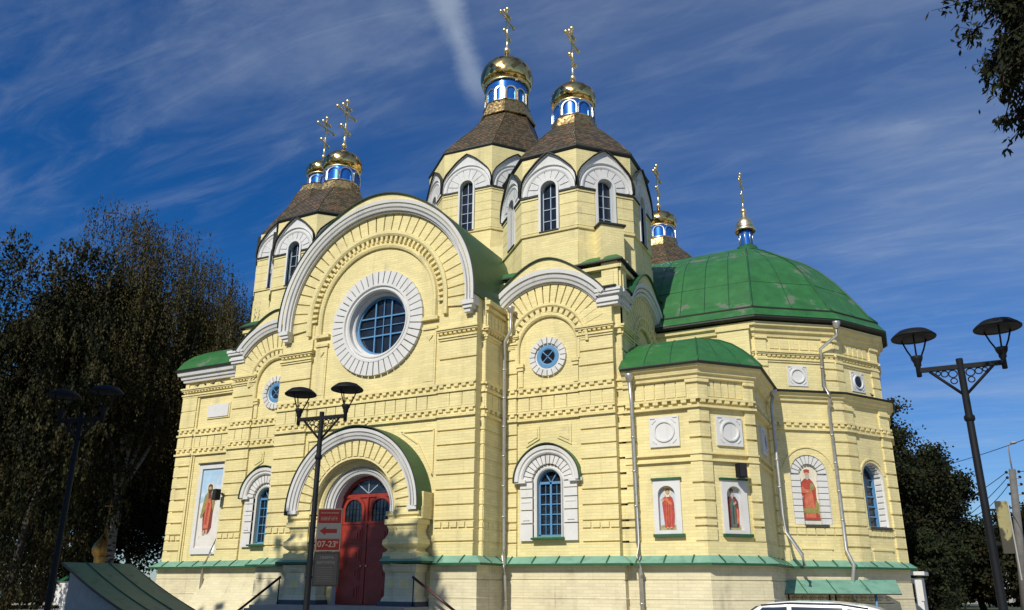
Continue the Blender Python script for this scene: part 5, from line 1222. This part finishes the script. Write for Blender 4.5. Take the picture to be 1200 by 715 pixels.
# white car, only the roof reaches the frame
def car(x, y):
    t = thing('parked_car', 'white car whose roof shows at the bottom right of the cathedral', 'car', None, (x, y, 0)); fr = W0
    prof = [(-2.15, .42), (-2.18, .70), (-2.05, .86), (-1.25, 1.0), (-.62, 1.42), (-.40, 1.50), (0, 1.535), (.7, 1.53), (1.35, 1.47), (1.62, 1.40), (1.98, 1.02), (2.12, .95), (2.15, .60), (2.10, .40), (1.75, .30), (-1.8, .30)]
    v = []; n = len(prof)
    def wdt(z): return .86 if z < .98 else .86-(z-.98)*.36
    for s in (-1, 1):
        for px_, z in prof: v.append((px_, s*wdt(z), z))
    v2 = []
    m = MB(); f = [tuple(range(n-1, -1, -1)), tuple(range(n, 2*n))]+[(i, (i+1) % n, n+(i+1) % n, n+i) for i in range(n)]
    m.add(v, f, WPT); o = m.build('body', t)
    bm = o.modifiers.new('bevel', 'BEVEL'); bm.width = .05; bm.segments = 3
    for s in (-1, 1):
        m = MB()
        for poly in ([(-.98, 1.03), (-.06, 1.03), (-.06, 1.43), (-.52, 1.41)], [(.02, 1.03), (.95, 1.03), (.95, 1.42), (.02, 1.43)], [(1.03, 1.03), (1.72, 1.05), (1.45, 1.38), (1.03, 1.41)]):
            P = [(x, s*(wdt(z)+.008), z) for x, z in poly]; m.add(P, [(0, 1, 2, 3) if s < 0 else (3, 2, 1, 0)], CGL)
        m.tube([(-.55, s*.70, 1.455), (0, s*.69, 1.50), (.9, s*.69, 1.49), (1.4, s*.71, 1.42)], .012, RUB, 5)
        m.build('side_window', t)
        m = MB(); m.box(W0, -.85, -.62, -s*.88-.10, -s*.88+.10, 1.0, 1.14, WPT); m.build('mirror', t)
    m = MB(); m.add([(-1.22, -.74, 1.03), (-.64, -.66, 1.42), (-.64, .66, 1.42), (-1.22, .74, 1.03)], [(0, 1, 2, 3)], CGL); m.v = [(x-.012, y, z+.012) for x, y, z in m.v]; m.build('windscreen', t)
    m = MB(); m.add([(1.66, -.66, 1.38), (1.95, -.72, 1.07), (1.95, .72, 1.07), (1.66, .66, 1.38)], [(0, 1, 2, 3)], CGL); m.v = [(x+.012, y, z+.012) for x, y, z in m.v]; m.build('rear_window', t)
    for px_ in (-1.35, 1.3):
        for s in (-1, 1):
            m = MB(); fr2 = Fr(px_, s*.80, 0); k = 24
            for r, w_, mt in ((.32, .1, RUB), (.21, .105, ALU)):
                pts = [(px_+r*math.cos(2*math.pi*i/k), .32+r*math.sin(2*math.pi*i/k)) for i in range(k)]
                m.slab(Fr(0, 0, 0), pts, -s*.80-w_, -s*.80+w_, mt) if False else None
                vv = [(a, s*.80-w_, b) for a, b in pts]+[(a, s*.80+w_, b) for a, b in pts]
                m.add(vv, [tuple(range(k)), tuple(range(2*k-1, k-1, -1))]+[(i, (i+1) % k, (i+1) % k+k, i+k) for i in range(k)], mt)
            m.build('wheel', t)
    for s in (-1, 1):
        m = MB(); m.ball((-2.08, s*.66, .72), .12, HLT, 10); m.build('headlight', t)
        m = MB(); m.ball((2.08, s*.72, .85), .10, RLT, 10); m.build('tail_light', t)
car(20.75, -12.9)

# pigeons
def pigeon(x, y, z, ang, lab):
    m = MB(); prof = [(.001, -.16), (.02, -.13), (.03, -.08), (.062, 0), (.065, .05), (.045, .10), (.028, .125), (.03, .15), (.026, .17), (.001, .19)]
    k = 10; v = []; ca, sa = math.cos(R_(ang)), math.sin(R_(ang))
    for r, l in prof:
        up = .10+max(0, l)*.55+(l > .1)*.05
        for j in range(k):
            q = 2*math.pi*j/k; lx = l; ly = r*math.cos(q); lz = up+r*1.0*math.sin(q); v.append((x+lx*ca-ly*sa, y+lx*sa+ly*ca, z+lz))
    m.add(v, [(i*k+j, i*k+(j+1) % k, (i+1)*k+(j+1) % k, (i+1)*k+j) for i in range(len(prof)-1) for j in range(k)], PIG, smooth=True)
    m.add([(x-.12*ca+.03*sa, y-.12*sa-.03*ca, z+.10), (x-.12*ca-.03*sa, y-.12*sa+.03*ca, z+.10), (x-.24*ca, y-.24*sa, z+.07), (x-.12*ca, y-.12*sa, z+.07)], [(0, 1, 2), (0, 2, 3), (1, 3, 2)], PIG)
    for s in (-.02, .02): m.tube([(x-s*sa, y+s*ca, z+.06), (x-s*sa, y+s*ca, z)], .006, RUST, 5)
    m.tube([(x+.185*ca, y+.185*sa, z+.245), (x+.215*ca, y+.215*sa, z+.235)], [.008, .002], RUB, 5)
    tag(m.build('pigeon'), lab, 'bird', 'pigeons on the ledges')
PIG = mat('pigeon_grey', (.05, .052, .06), .7, var=.3, vscale=20)
for x, a, lab in ((-15.6, 20, 'leftmost dark pigeon on the cornice of the western bay'), (-14.9, 160, 'second dark pigeon from the left on the western cornice'), (-14.25, 30, 'third dark pigeon from the left on the western cornice'), (-13.5, 200, 'dark pigeon nearest the drainpipe on the western cornice')):
    pigeon(x, 2.93, 13.5, a, lab)
pigeon(.25, -.62, 8.98, 60, 'dark pigeon on top of the porch hood')
q = FA2.p(.55, .25, 11.28); pigeon(q[0], q[1], q[2], 120, 'dark pigeon on the mid-height cornice of the apse')

# far things
def at(u, v, d):
    r = ray(u, v); k = d/math.hypot(r.x, r.y); return CAM+r*k
CON2 = mat('aged_pole_concrete', (.13, .125, .115), .9, var=.2, vscale=3)
# utility pole with small lamp
up = thing('utility_pole', 'grey concrete utility pole with brackets and a small lamp on top', 'utility pole')
b0 = at(1197, 690, 52); t0 = at(1186, 550, 52)
m = MB(); m.tube([(b0.x, b0.y, 0), (t0.x, t0.y, t0.z)], [.26, .17], CON2, 12)
for z in (.2, .5, .9, 1.4): m.tube([(t0.x-.25, t0.y, t0.z-z), (t0.x+.25, t0.y, t0.z-z)], .04, CON, 6); m.ball((t0.x-.3, t0.y, t0.z-z+.05), .08, BLK, 8); m.ball((t0.x+.3, t0.y, t0.z-z+.05), .08, BLK, 8)
m.build('pole', up); m = MB(); m.tube([t0, (t0.x, t0.y, t0.z+1.35), (t0.x+.3, t0.y, t0.z+1.5)], .04, CON, 6); m.ball((t0.x+.3, t0.y, t0.z+1.48), .17, CON, 10, .5); m.build('lamp', up)
def wire(a, b, sag, lab, r=.018):
    m = MB(); m.tube([a.lerp(b, i/16)-Vector((0, 0, sag*4*(i/16)*(1-i/16))) for i in range(17)], r, RUB, 5); tag(m.build('power_line'), lab, 'cable', 'overhead wires by the utility pole')
tz = Vector((t0.x, t0.y, t0.z))
wire(tz+Vector((-.3, 0, -.15)), at(1040, 622, 60), .5, 'upper overhead wire running left from the pole', .02)
wire(tz+Vector((-.3, 0, -.45)), at(1060, 640, 60), .7, 'middle overhead wire running left from the pole', .02)
wire(tz+Vector((-.3, 0, -.85)), at(1080, 590, 70), 1.6, 'lower sagging overhead wire left of the pole', .02)
wire(at(1060, 555, 70), at(1260, 492, 40), .3, 'highest overhead wire crossing behind the right lamp', .02)
wire(tz+Vector((.3, 0, -.15)), at(1300, 500, 40), .4, 'overhead wire running right from the pole', .02)
# far building
m = MB(); c = at(1108, 640, 110); fb_ = thing('far_building', 'pale building roof between the trees on the right', 'building')
fr = Fr(c.x, c.y, 3); m.box(fr, -6, 7, -8, 0, 0, c.z+1.0, CON); m.build('wall', fb_)
m = MB(); m.box(fr, -6.4, 7.4, -8.4, .4, c.z+1.0, c.z+1.25, WHI); m.box(fr, -3, -2, -4, -3, c.z+1.2, c.z+2.2, CON); m.build('roof', fb_)
m = MB()
for s in np.arange(-5.2, 6.5, 1.6): m.box(fr, s, s+.8, .0, .03, c.z-1, c.z+.3, GLS)
m.build('window', fb_)
# white kiosk edge right of the apse
ks = thing('kiosk', 'small white kiosk behind the apse corner', 'kiosk'); c = at(1084, 690, 50); fr = Fr(c.x, c.y, -5)
m = MB(); m.box(fr, -2.4, -.15, -2.2, 0, 0, 2.3, WHI); m.box(fr, -.25, -.1, -.05, .06, 1.1, 2.2, WHI); m.build('wall', ks); m = MB(); m.box(fr, -2.6, .1, -2.4, .3, 2.45, 2.65, WHI); m.build('roof', ks)
m = MB(); m.box(fr, -1.9, -.5, 0, .03, 1.0, 2.0, GLS); m.build('window', ks)
# little gilt cupola seen through the trees
GLC = mat('dull_gilding', (.62, .36, .10), .4, metal=.8, var=.2, vscale=4)
gc = thing('small_chapel', 'small chapel with a gilded cupola seen between the tree trunks', 'chapel'); c = at(118, 663, 60); x, y = c.x, c.y
m = MB(); m.prism([(x-1.7, y-1.7), (x+1.7, y-1.7), (x+1.7, y+1.7), (x-1.7, y+1.7)], 0, 1.9, WHI); m.build('wall', gc)
m = MB(); m.lathe(x, y, [(2.6, 1.9), (1.4, 2.5), (.75, 2.75)], GRD, 4, a0=45, smooth=False); m.build('roof', gc)
m = MB(); m.lathe(x, y, [(.5, 2.6), (.5, 3.5)], GLC, 10); m.lathe(x, y, [(.52, 3.45), (.66, 3.7), (.70, 3.95), (.60, 4.3), (.34, 4.65), (.16, 5.0), (.07, 5.5)], GLC, 20)
m.build('cupola', gc); m = MB(); m.tube([(x, y, 5.3), (x, y, 7.3)], .05, GLC); m.tube([(x-.45, y, 6.8), (x+.45, y, 6.8)], .05, GLC); m.tube([(x-.2, y, 6.1), (x+.2, y, 6.25)], .04, GLC); m.build('cross', gc)

# ------------------------------------------------------------------ trees
LF = [mat('leaf_dark_olive', (.030, .027, .011), .9, spec=.1), mat('leaf_olive', (.052, .048, .021), .9, spec=.1), mat('leaf_yellowing', (.082, .066, .025), .9, spec=.1), mat('leaf_green', (.026, .034, .014), .9, spec=.1), mat('leaf_deep_green', (.014, .018, .009), .9, spec=.1), mat('leaf_rust', (.09, .048, .018), .9, spec=.1)]
def leaf_mesh(name, P, D, ln, wd, mats, mi, parent=None):
    """P points, D directions (unit), each leaf a pointed quad"""
    n = len(P); rv = rng.normal(size=(n, 3)); S = np.cross(D, rv); S /= np.linalg.norm(S, axis=1)[:, None]+1e-9
    ln = ln*rng.uniform(.7, 1.3, n)[:, None]; wd = wd*rng.uniform(.7, 1.3, n)[:, None]
    V = np.stack([P, P+D*ln*.5+S*wd*.5, P+D*ln, P+D*ln*.5-S*wd*.5], 1).reshape(-1, 3)
    me = bpy.data.meshes.new(name); me.vertices.add(4*n); me.vertices.foreach_set('co', V.astype(np.float32).ravel())
    me.loops.add(4*n); me.loops.foreach_set('vertex_index', np.arange(4*n, dtype=np.int32)); me.polygons.add(n)
    me.polygons.foreach_set('loop_start', np.arange(0, 4*n, 4, dtype=np.int32)); me.polygons.foreach_set('loop_total', np.full(n, 4, np.int32))
    for m in mats: me.materials.append(m)
    me.polygons.foreach_set('material_index', mi.astype(np.int32)); me.update(); me.validate()
    o = bpy.data.objects.new(name, me); col.objects.link(o)
    if parent: o.parent = parent
    return o
def branches(base, h, spread, levels, rnd, r0, fork=.35, lean=(0, 0), up=.55):
    """returns list of polylines with radii and list of tip positions"""
    segs = []; tips = []
    def grow(p, d, ln, r, lv):
        pts = [p]; k = 4
        for i in range(k):
            d = (d+Vector((rnd.gauss(0, .13), rnd.gauss(0, .13), rnd.gauss(0, .06)+.03*up))).normalized(); p = p+d*ln/k; pts.append(p)
            if lv < levels and i >= 1:
                for _ in range(rnd.choice((1, 2)) if lv > 0 else 2):
                    a = rnd.uniform(0, 2*math.pi); s = rnd.uniform(.5, 1.0)*spread
                    nd = (d*(1-s*.35)+Vector((math.cos(a)*s, math.sin(a)*s, rnd.uniform(-.05, .5)*up))).normalized()
                    grow(p, nd, ln*rnd.uniform(.5, .68), r*(1-i/k*.5)*.55, lv+1)
        segs.append((pts, [r*(1-.6*i/k) for i in range(k+1)])); 
        if lv >= levels-1: tips.extend(pts[2:])
    grow(Vector(base), Vector((lean[0], lean[1], 1)).normalized(), h, r0, 0)
    return segs, tips
def tree(x, y, H, lab, leaf_n, cw, kinds, seed, group=None, bark=BARK, weep=0, r0=.28, leaf=(.22, .13), trunk_h=.62, levels=3, crown_lo=.22, name='broadleaf_tree', base_z=0, cz=None, solid=0, shell=.35):
    rnd = random.Random(seed); t = thing(name, lab, 'tree', group, (x, y, 0))
    segs, tips = branches((0, 0, -.1), H*trunk_h, .9*cw, levels, rnd, r0)
    limbs = []
    if weep > 2.5:   # ascending pale limbs of a birch
        Rm = cw*H*.34; fk = Vector((rnd.gauss(0, .4), rnd.gauss(0, .3), H*.26)); limbs.append(([Vector((0, 0, -.1)), fk*.5+Vector((.15, 0, 0)), fk], [r0, r0*.85, r0*.75]))
        for q in range(9):
            a = 2*math.pi*q/9+rnd.gauss(0, .25); rr = Rm*rnd.uniform(.25, .85); top = Vector((rr*math.cos(a), rr*math.sin(a), H*rnd.uniform(.72, .93)))
            st_ = fk.lerp(Vector((0, 0, H*.55)), rnd.choice((0, 0, .35, .6)))
            pts = [st_.lerp(top, t)+Vector((math.cos(a), math.sin(a), 0))*(rr*.28*math.sin(math.pi*t))+Vector((rnd.gauss(0, .12), rnd.gauss(0, .12), 0))*(t > 0) for t in (0, .2, .4, .6, .8, 1)]
            limbs.append((pts, [r0*.50, r0*.42, r0*.34, r0*.25, r0*.16, r0*.08]))
            for ti in (2, 3, 4):
                for _ in range(3):
                    b_ = a+rnd.uniform(-1.2, 1.2); ln = Rm*rnd.uniform(.3, .6); e_ = pts[ti]+Vector((math.cos(b_)*ln, math.sin(b_)*ln, ln*rnd.uniform(.0, .6))); md = pts[ti].lerp(e_, .5)+Vector((0, 0, ln*.12))
                    limbs.append(([pts[ti], md, e_, e_+Vector((math.cos(b_)*.4, math.sin(b_)*.4, -1.2))], [r0*.15, r0*.11, r0*.07, .012]))
    A_ = np.array([tuple(p) for p in tips]); kz = H*.96/A_[:, 2].max(); kr = cw*H*.36/np.percentile(np.hypot(A_[:, 0], A_[:, 1]), 93)
    def nz(p): return Vector((p[0]*kr, p[1]*kr, p[2]*kz))
    segs = [([nz(p) for p in pts], rs) for pts, rs in segs]; tips = [nz(p) for p in tips]
    m = MB()
    for pts, rs in segs:
        if rs[0] > .012 and not limbs: m.tube(pts, [max(.012, r) for r in rs], bark, 6 if rs[0] < .08 else 9)
    for pts, rs in limbs: m.tube(pts, rs, bark, 8)
    if limbs: tips = tips+[p for pts, rs in limbs for p in pts[2:] if p.z > H*crown_lo for _ in range(3)]
    m.build('trunk', t)
    T = np.array([tuple(p) for p in tips]); 
    T = T[T[:, 2] > H*crown_lo]
    if solid:   # extra clumps filling an uneven egg-shaped volume
        k = solid; u = rng.normal(size=(k, 3)); u /= np.linalg.norm(u, axis=1)[:, None]; rr = rng.uniform(shell, 1, k)[:, None]**.5
        lump = 1+.22*np.sin(u[:, :1]*5+seed)+.18*np.sin(u[:, 1:2]*7+seed*2)
        E_ = u*rr*lump*np.array([cw*H*.34, cw*H*.34, H*(1-crown_lo)*.5])+np.array([0, 0, H*(1+crown_lo)*.5]); E_[:, 2] = np.minimum(E_[:, 2], H)
        T = np.concatenate([T, E_])
    n = leaf_n; idx = rng.integers(0, len(T), n); kc = rng.integers(0, len(kinds), len(T)); 
    P = T[idx]; cl = H*.022
    if weep:
        strand = rng.integers(0, 6, n); off = np.array([[math.cos(s*1.05+i), math.sin(s*1.05+i)] for s, i in zip(strand, idx)])*cl*(.4+strand[:, None]*.2)
        dr = rng.uniform(0, 1, n)**.9*weep*(.5+.5*((idx*7+strand*3) % 5)/4); P = P+np.column_stack([off*(1+dr[:, None]/weep*.25), -dr])+rng.normal(size=(n, 3))*.06
        D = np.column_stack([rng.normal(size=(n, 2))*.35, -np.ones(n)])
    else:
        P = P+rng.normal(size=(n, 3))*cl*np.array([1.3, 1.3, .9]); D = rng.normal(size=(n, 3)); D[:, 2] -= .4
    P[:, 2] = np.minimum(P[:, 2], H*1.02); P[:, 2] = np.maximum(P[:, 2], .6)
    D /= np.linalg.norm(D, axis=1)[:, None]
    mi = np.array(kc)[idx]; sw = rng.uniform(0, 1, n) < .25; mi = np.where(sw, rng.integers(0, len(kinds), n), mi)
    leaf_mesh('crown', P, D, leaf[0], leaf[1], [LF[k] for k in kinds], mi, t)
    return t
def tp(u, d): c = at(u, 690, d); return c.x, c.y
G = 'trees along the left side'
x, y = tp(122, 58); tree(x, y, 28.0, 'tall weeping birch with pale forking trunk, left of the cathedral', 120000, .47, [1, 2, 1, 2, 0], 3, G, BIRC, weep=3.0, r0=.30, leaf=(.18, .075), name='birch_tree', crown_lo=.42, solid=300, trunk_h=.8, shell=.8)
x, y = tp(204, 72); tree(x, y, 30.2, 'weeping birch with yellowing crown nearest the cathedral', 160000, .50, [1, 2, 1, 2, 0], 8, G, BIRC, weep=3.6, r0=.32, leaf=(.21, .085), name='birch_tree', crown_lo=.40, solid=420, trunk_h=.8, shell=.7)
x, y = tp(6, 54); tree(x, y, 22.6, 'dark dense tree at the left edge of the photo', 90000, .62, [0, 4, 1, 4], 13, G, BARK, weep=1.6, leaf=(.24, .12), crown_lo=.06, solid=420)
x, y = tp(48, 72); tree(x, y, 26.0, 'dark tree between the left edge and the tall birch', 90000, .50, [0, 4, 0, 1], 21, G, BARK, weep=2.2, leaf=(.26, .13), crown_lo=.06, solid=420)
x, y = tp(150, 84); tree(x, y, 23.5, 'dark leafy tree behind the two birches', 80000, .85, [4, 0, 4], 29, G, BARK, leaf=(.32, .2), crown_lo=.13, solid=420)
x, y = tp(268, 92); tree(x, y, 32.0, 'dark tree just behind the western bay', 50000, .46, [4, 0, 1], 35, G, BARK, leaf=(.34, .22), crown_lo=.1, solid=300)
x, y = tp(215, 98); tree(x, y, 25.0, 'dark tree far behind the birches near the chapel cupola', 60000, .9, [4, 0], 37, G, BARK, leaf=(.36, .24), crown_lo=.12, solid=360)
x, y = tp(-50, 62); tree(x, y, 24, 'dark tree cut by the left edge of the photo', 50000, .8, [4, 0, 1], 39, G, BARK, leaf=(.26, .16), crown_lo=.03, solid=300)
x, y = tp(30, 86); tree(x, y, 18, 'low dark tree filling the gap at the far left', 46000, 1.2, [4, 0], 42, G, BARK, leaf=(.34, .22), crown_lo=.0, solid=360)
x, y = tp(95, 100); tree(x, y, 18, 'far dark tree seen below the birch crowns', 40000, 1.2, [4, 0], 44, G, BARK, leaf=(.38, .24), crown_lo=.0, solid=300)
G = 'trees behind the right side'
x, y = tp(1052, 62); tree(x, y, 14.6, 'tall dark tree rising behind the apse', 60000, .72, [4, 3, 0, 4], 51, G, BARK, leaf=(.24, .16), crown_lo=.05, solid=240)
x, y = tp(1098, 66); tree(x, y, 11.0, 'rounded dark tree right of the tall tree behind the apse', 42000, .8, [4, 3, 4], 57, G, BARK, leaf=(.24, .16), crown_lo=.03, solid=240)
x, y = tp(1150, 74); tree(x, y, 6.6, 'low dark tree behind the right lamp pole', 30000, 1.5, [4, 0, 3], 61, G, BARK, leaf=(.26, .17), crown_lo=.0, solid=260)
x, y = tp(1205, 66); tree(x, y, 7.2, 'low dark tree at the right edge behind the utility pole', 30000, 1.3, [4, 0], 63, G, BARK, leaf=(.26, .17), crown_lo=.0, solid=240)
x, y = tp(1120, 90); tree(x, y, 6.0, 'low tree in front of the far pale building', 24000, 1.6, [4, 3], 67, G, BARK, leaf=(.3, .2), crown_lo=.0, solid=240)
x, y = tp(1085, 56); tree(x, y, 5.2, 'small dark shrub-like tree beside the white kiosk', 24000, 1.2, [4, 3], 69, G, BARK, leaf=(.2, .13), crown_lo=.0, solid=200)
# tree behind the photographer whose shadow falls over the porch
tree(-1.4, -33.0, 27.6, 'broad dense tree across the lane, south of the porch', 52000, .52, [3, 1, 0], 75, 'trees near the photographer', BARK, leaf=(.8, .6), crown_lo=.3, solid=500)
tree(-12.5, -33.5, 24.4, 'added broad tree out of view that shades the stair shelter', 40000, .46, [3, 1, 0], 79, 'trees near the photographer', BARK, leaf=(.8, .6), crown_lo=.3, solid=400)  # unseen tree, added to keep the sun off the stair shelter
tree(7.0, -41.5, 21.5, 'added broad tree out of view that shades the far-left lamp', 30000, .55, [3, 1, 0], 83, 'trees near the photographer', BARK, leaf=(.8, .6), crown_lo=.3, solid=400)  # added behind the view so its crown darkens the far-left street lamp
# near tree reaching into the top right corner
t = thing('overhanging_tree', 'nearby tree whose dark branches hang into the top right corner', 'tree', None, (31.0, -24.5, 0)); rnd = random.Random(5)
m = MB(); m.tube([(0, 0, 0), (.1, .1, 3), (-.3, .4, 6), (-.4, .8, 8.6)], [.3, .25, .2, .12], BARK, 10)
tipsP = []; tipsD = []
o0 = Vector((31.0, -24.5, 0))
def limb(a, b, r, k):
    pts = [a.lerp(b, i/6)+Vector((rnd.gauss(0, .05), rnd.gauss(0, .05), -.5*abs(i/6-.5)*(1-abs(i/6-.5)))) for i in range(7)]; pts[0] = a
    m.tube(pts, [r*(1-.8*i/6) for i in range(7)], BARK, 6)
    return pts
for (u, v, d) in ((1188, 12, 8.6), (1205, 55, 8.8), (1185, -30, 8.4), (1212, 84, 8.7), (1180, -50, 8.7), (1230, 40, 8.5), (1225, 10, 9.0), (1205, 30, 9.2), (1200, 64, 8.3), (1178, -10, 8.9)):
    e = at(u, v, d)-o0; L1 = limb(Vector((-.35, .5, 6.4+rnd.uniform(-.5, 1.5))), e, .07, 0)
    for p in L1[3:]:
        for _ in range(9):
            q = p+Vector((rnd.gauss(0, .19), rnd.gauss(0, .3), rnd.gauss(-.03, .15))); m.tube([p, p.lerp(q, .5)+Vector((0, 0, .04)), q], [.014, .01, .005], BARK, 4)
            for _ in range(5):
                q2 = q+Vector((rnd.gauss(0, .12), rnd.gauss(0, .12), rnd.gauss(-.07, .09))); m.tube([q, q2], [.005, .003], BARK, 4)
                for _ in range(16):
                    tipsP.append(tuple(q.lerp(q2, rnd.random())+Vector((rnd.gauss(0, .04), rnd.gauss(0, .04), rnd.gauss(0, .03))))); tipsD.append((rnd.gauss(-.1, .5), rnd.gauss(0, .5), rnd.gauss(-.8, .35)))
m.build('trunk', t); P = np.array(tipsP); D = np.array(tipsD); D /= np.linalg.norm(D, axis=1)[:, None]
leaf_mesh('crown', P, D, .09, .032, [LF[0], LF[3], LF[4]], rng.integers(0, 3, len(P)), t)
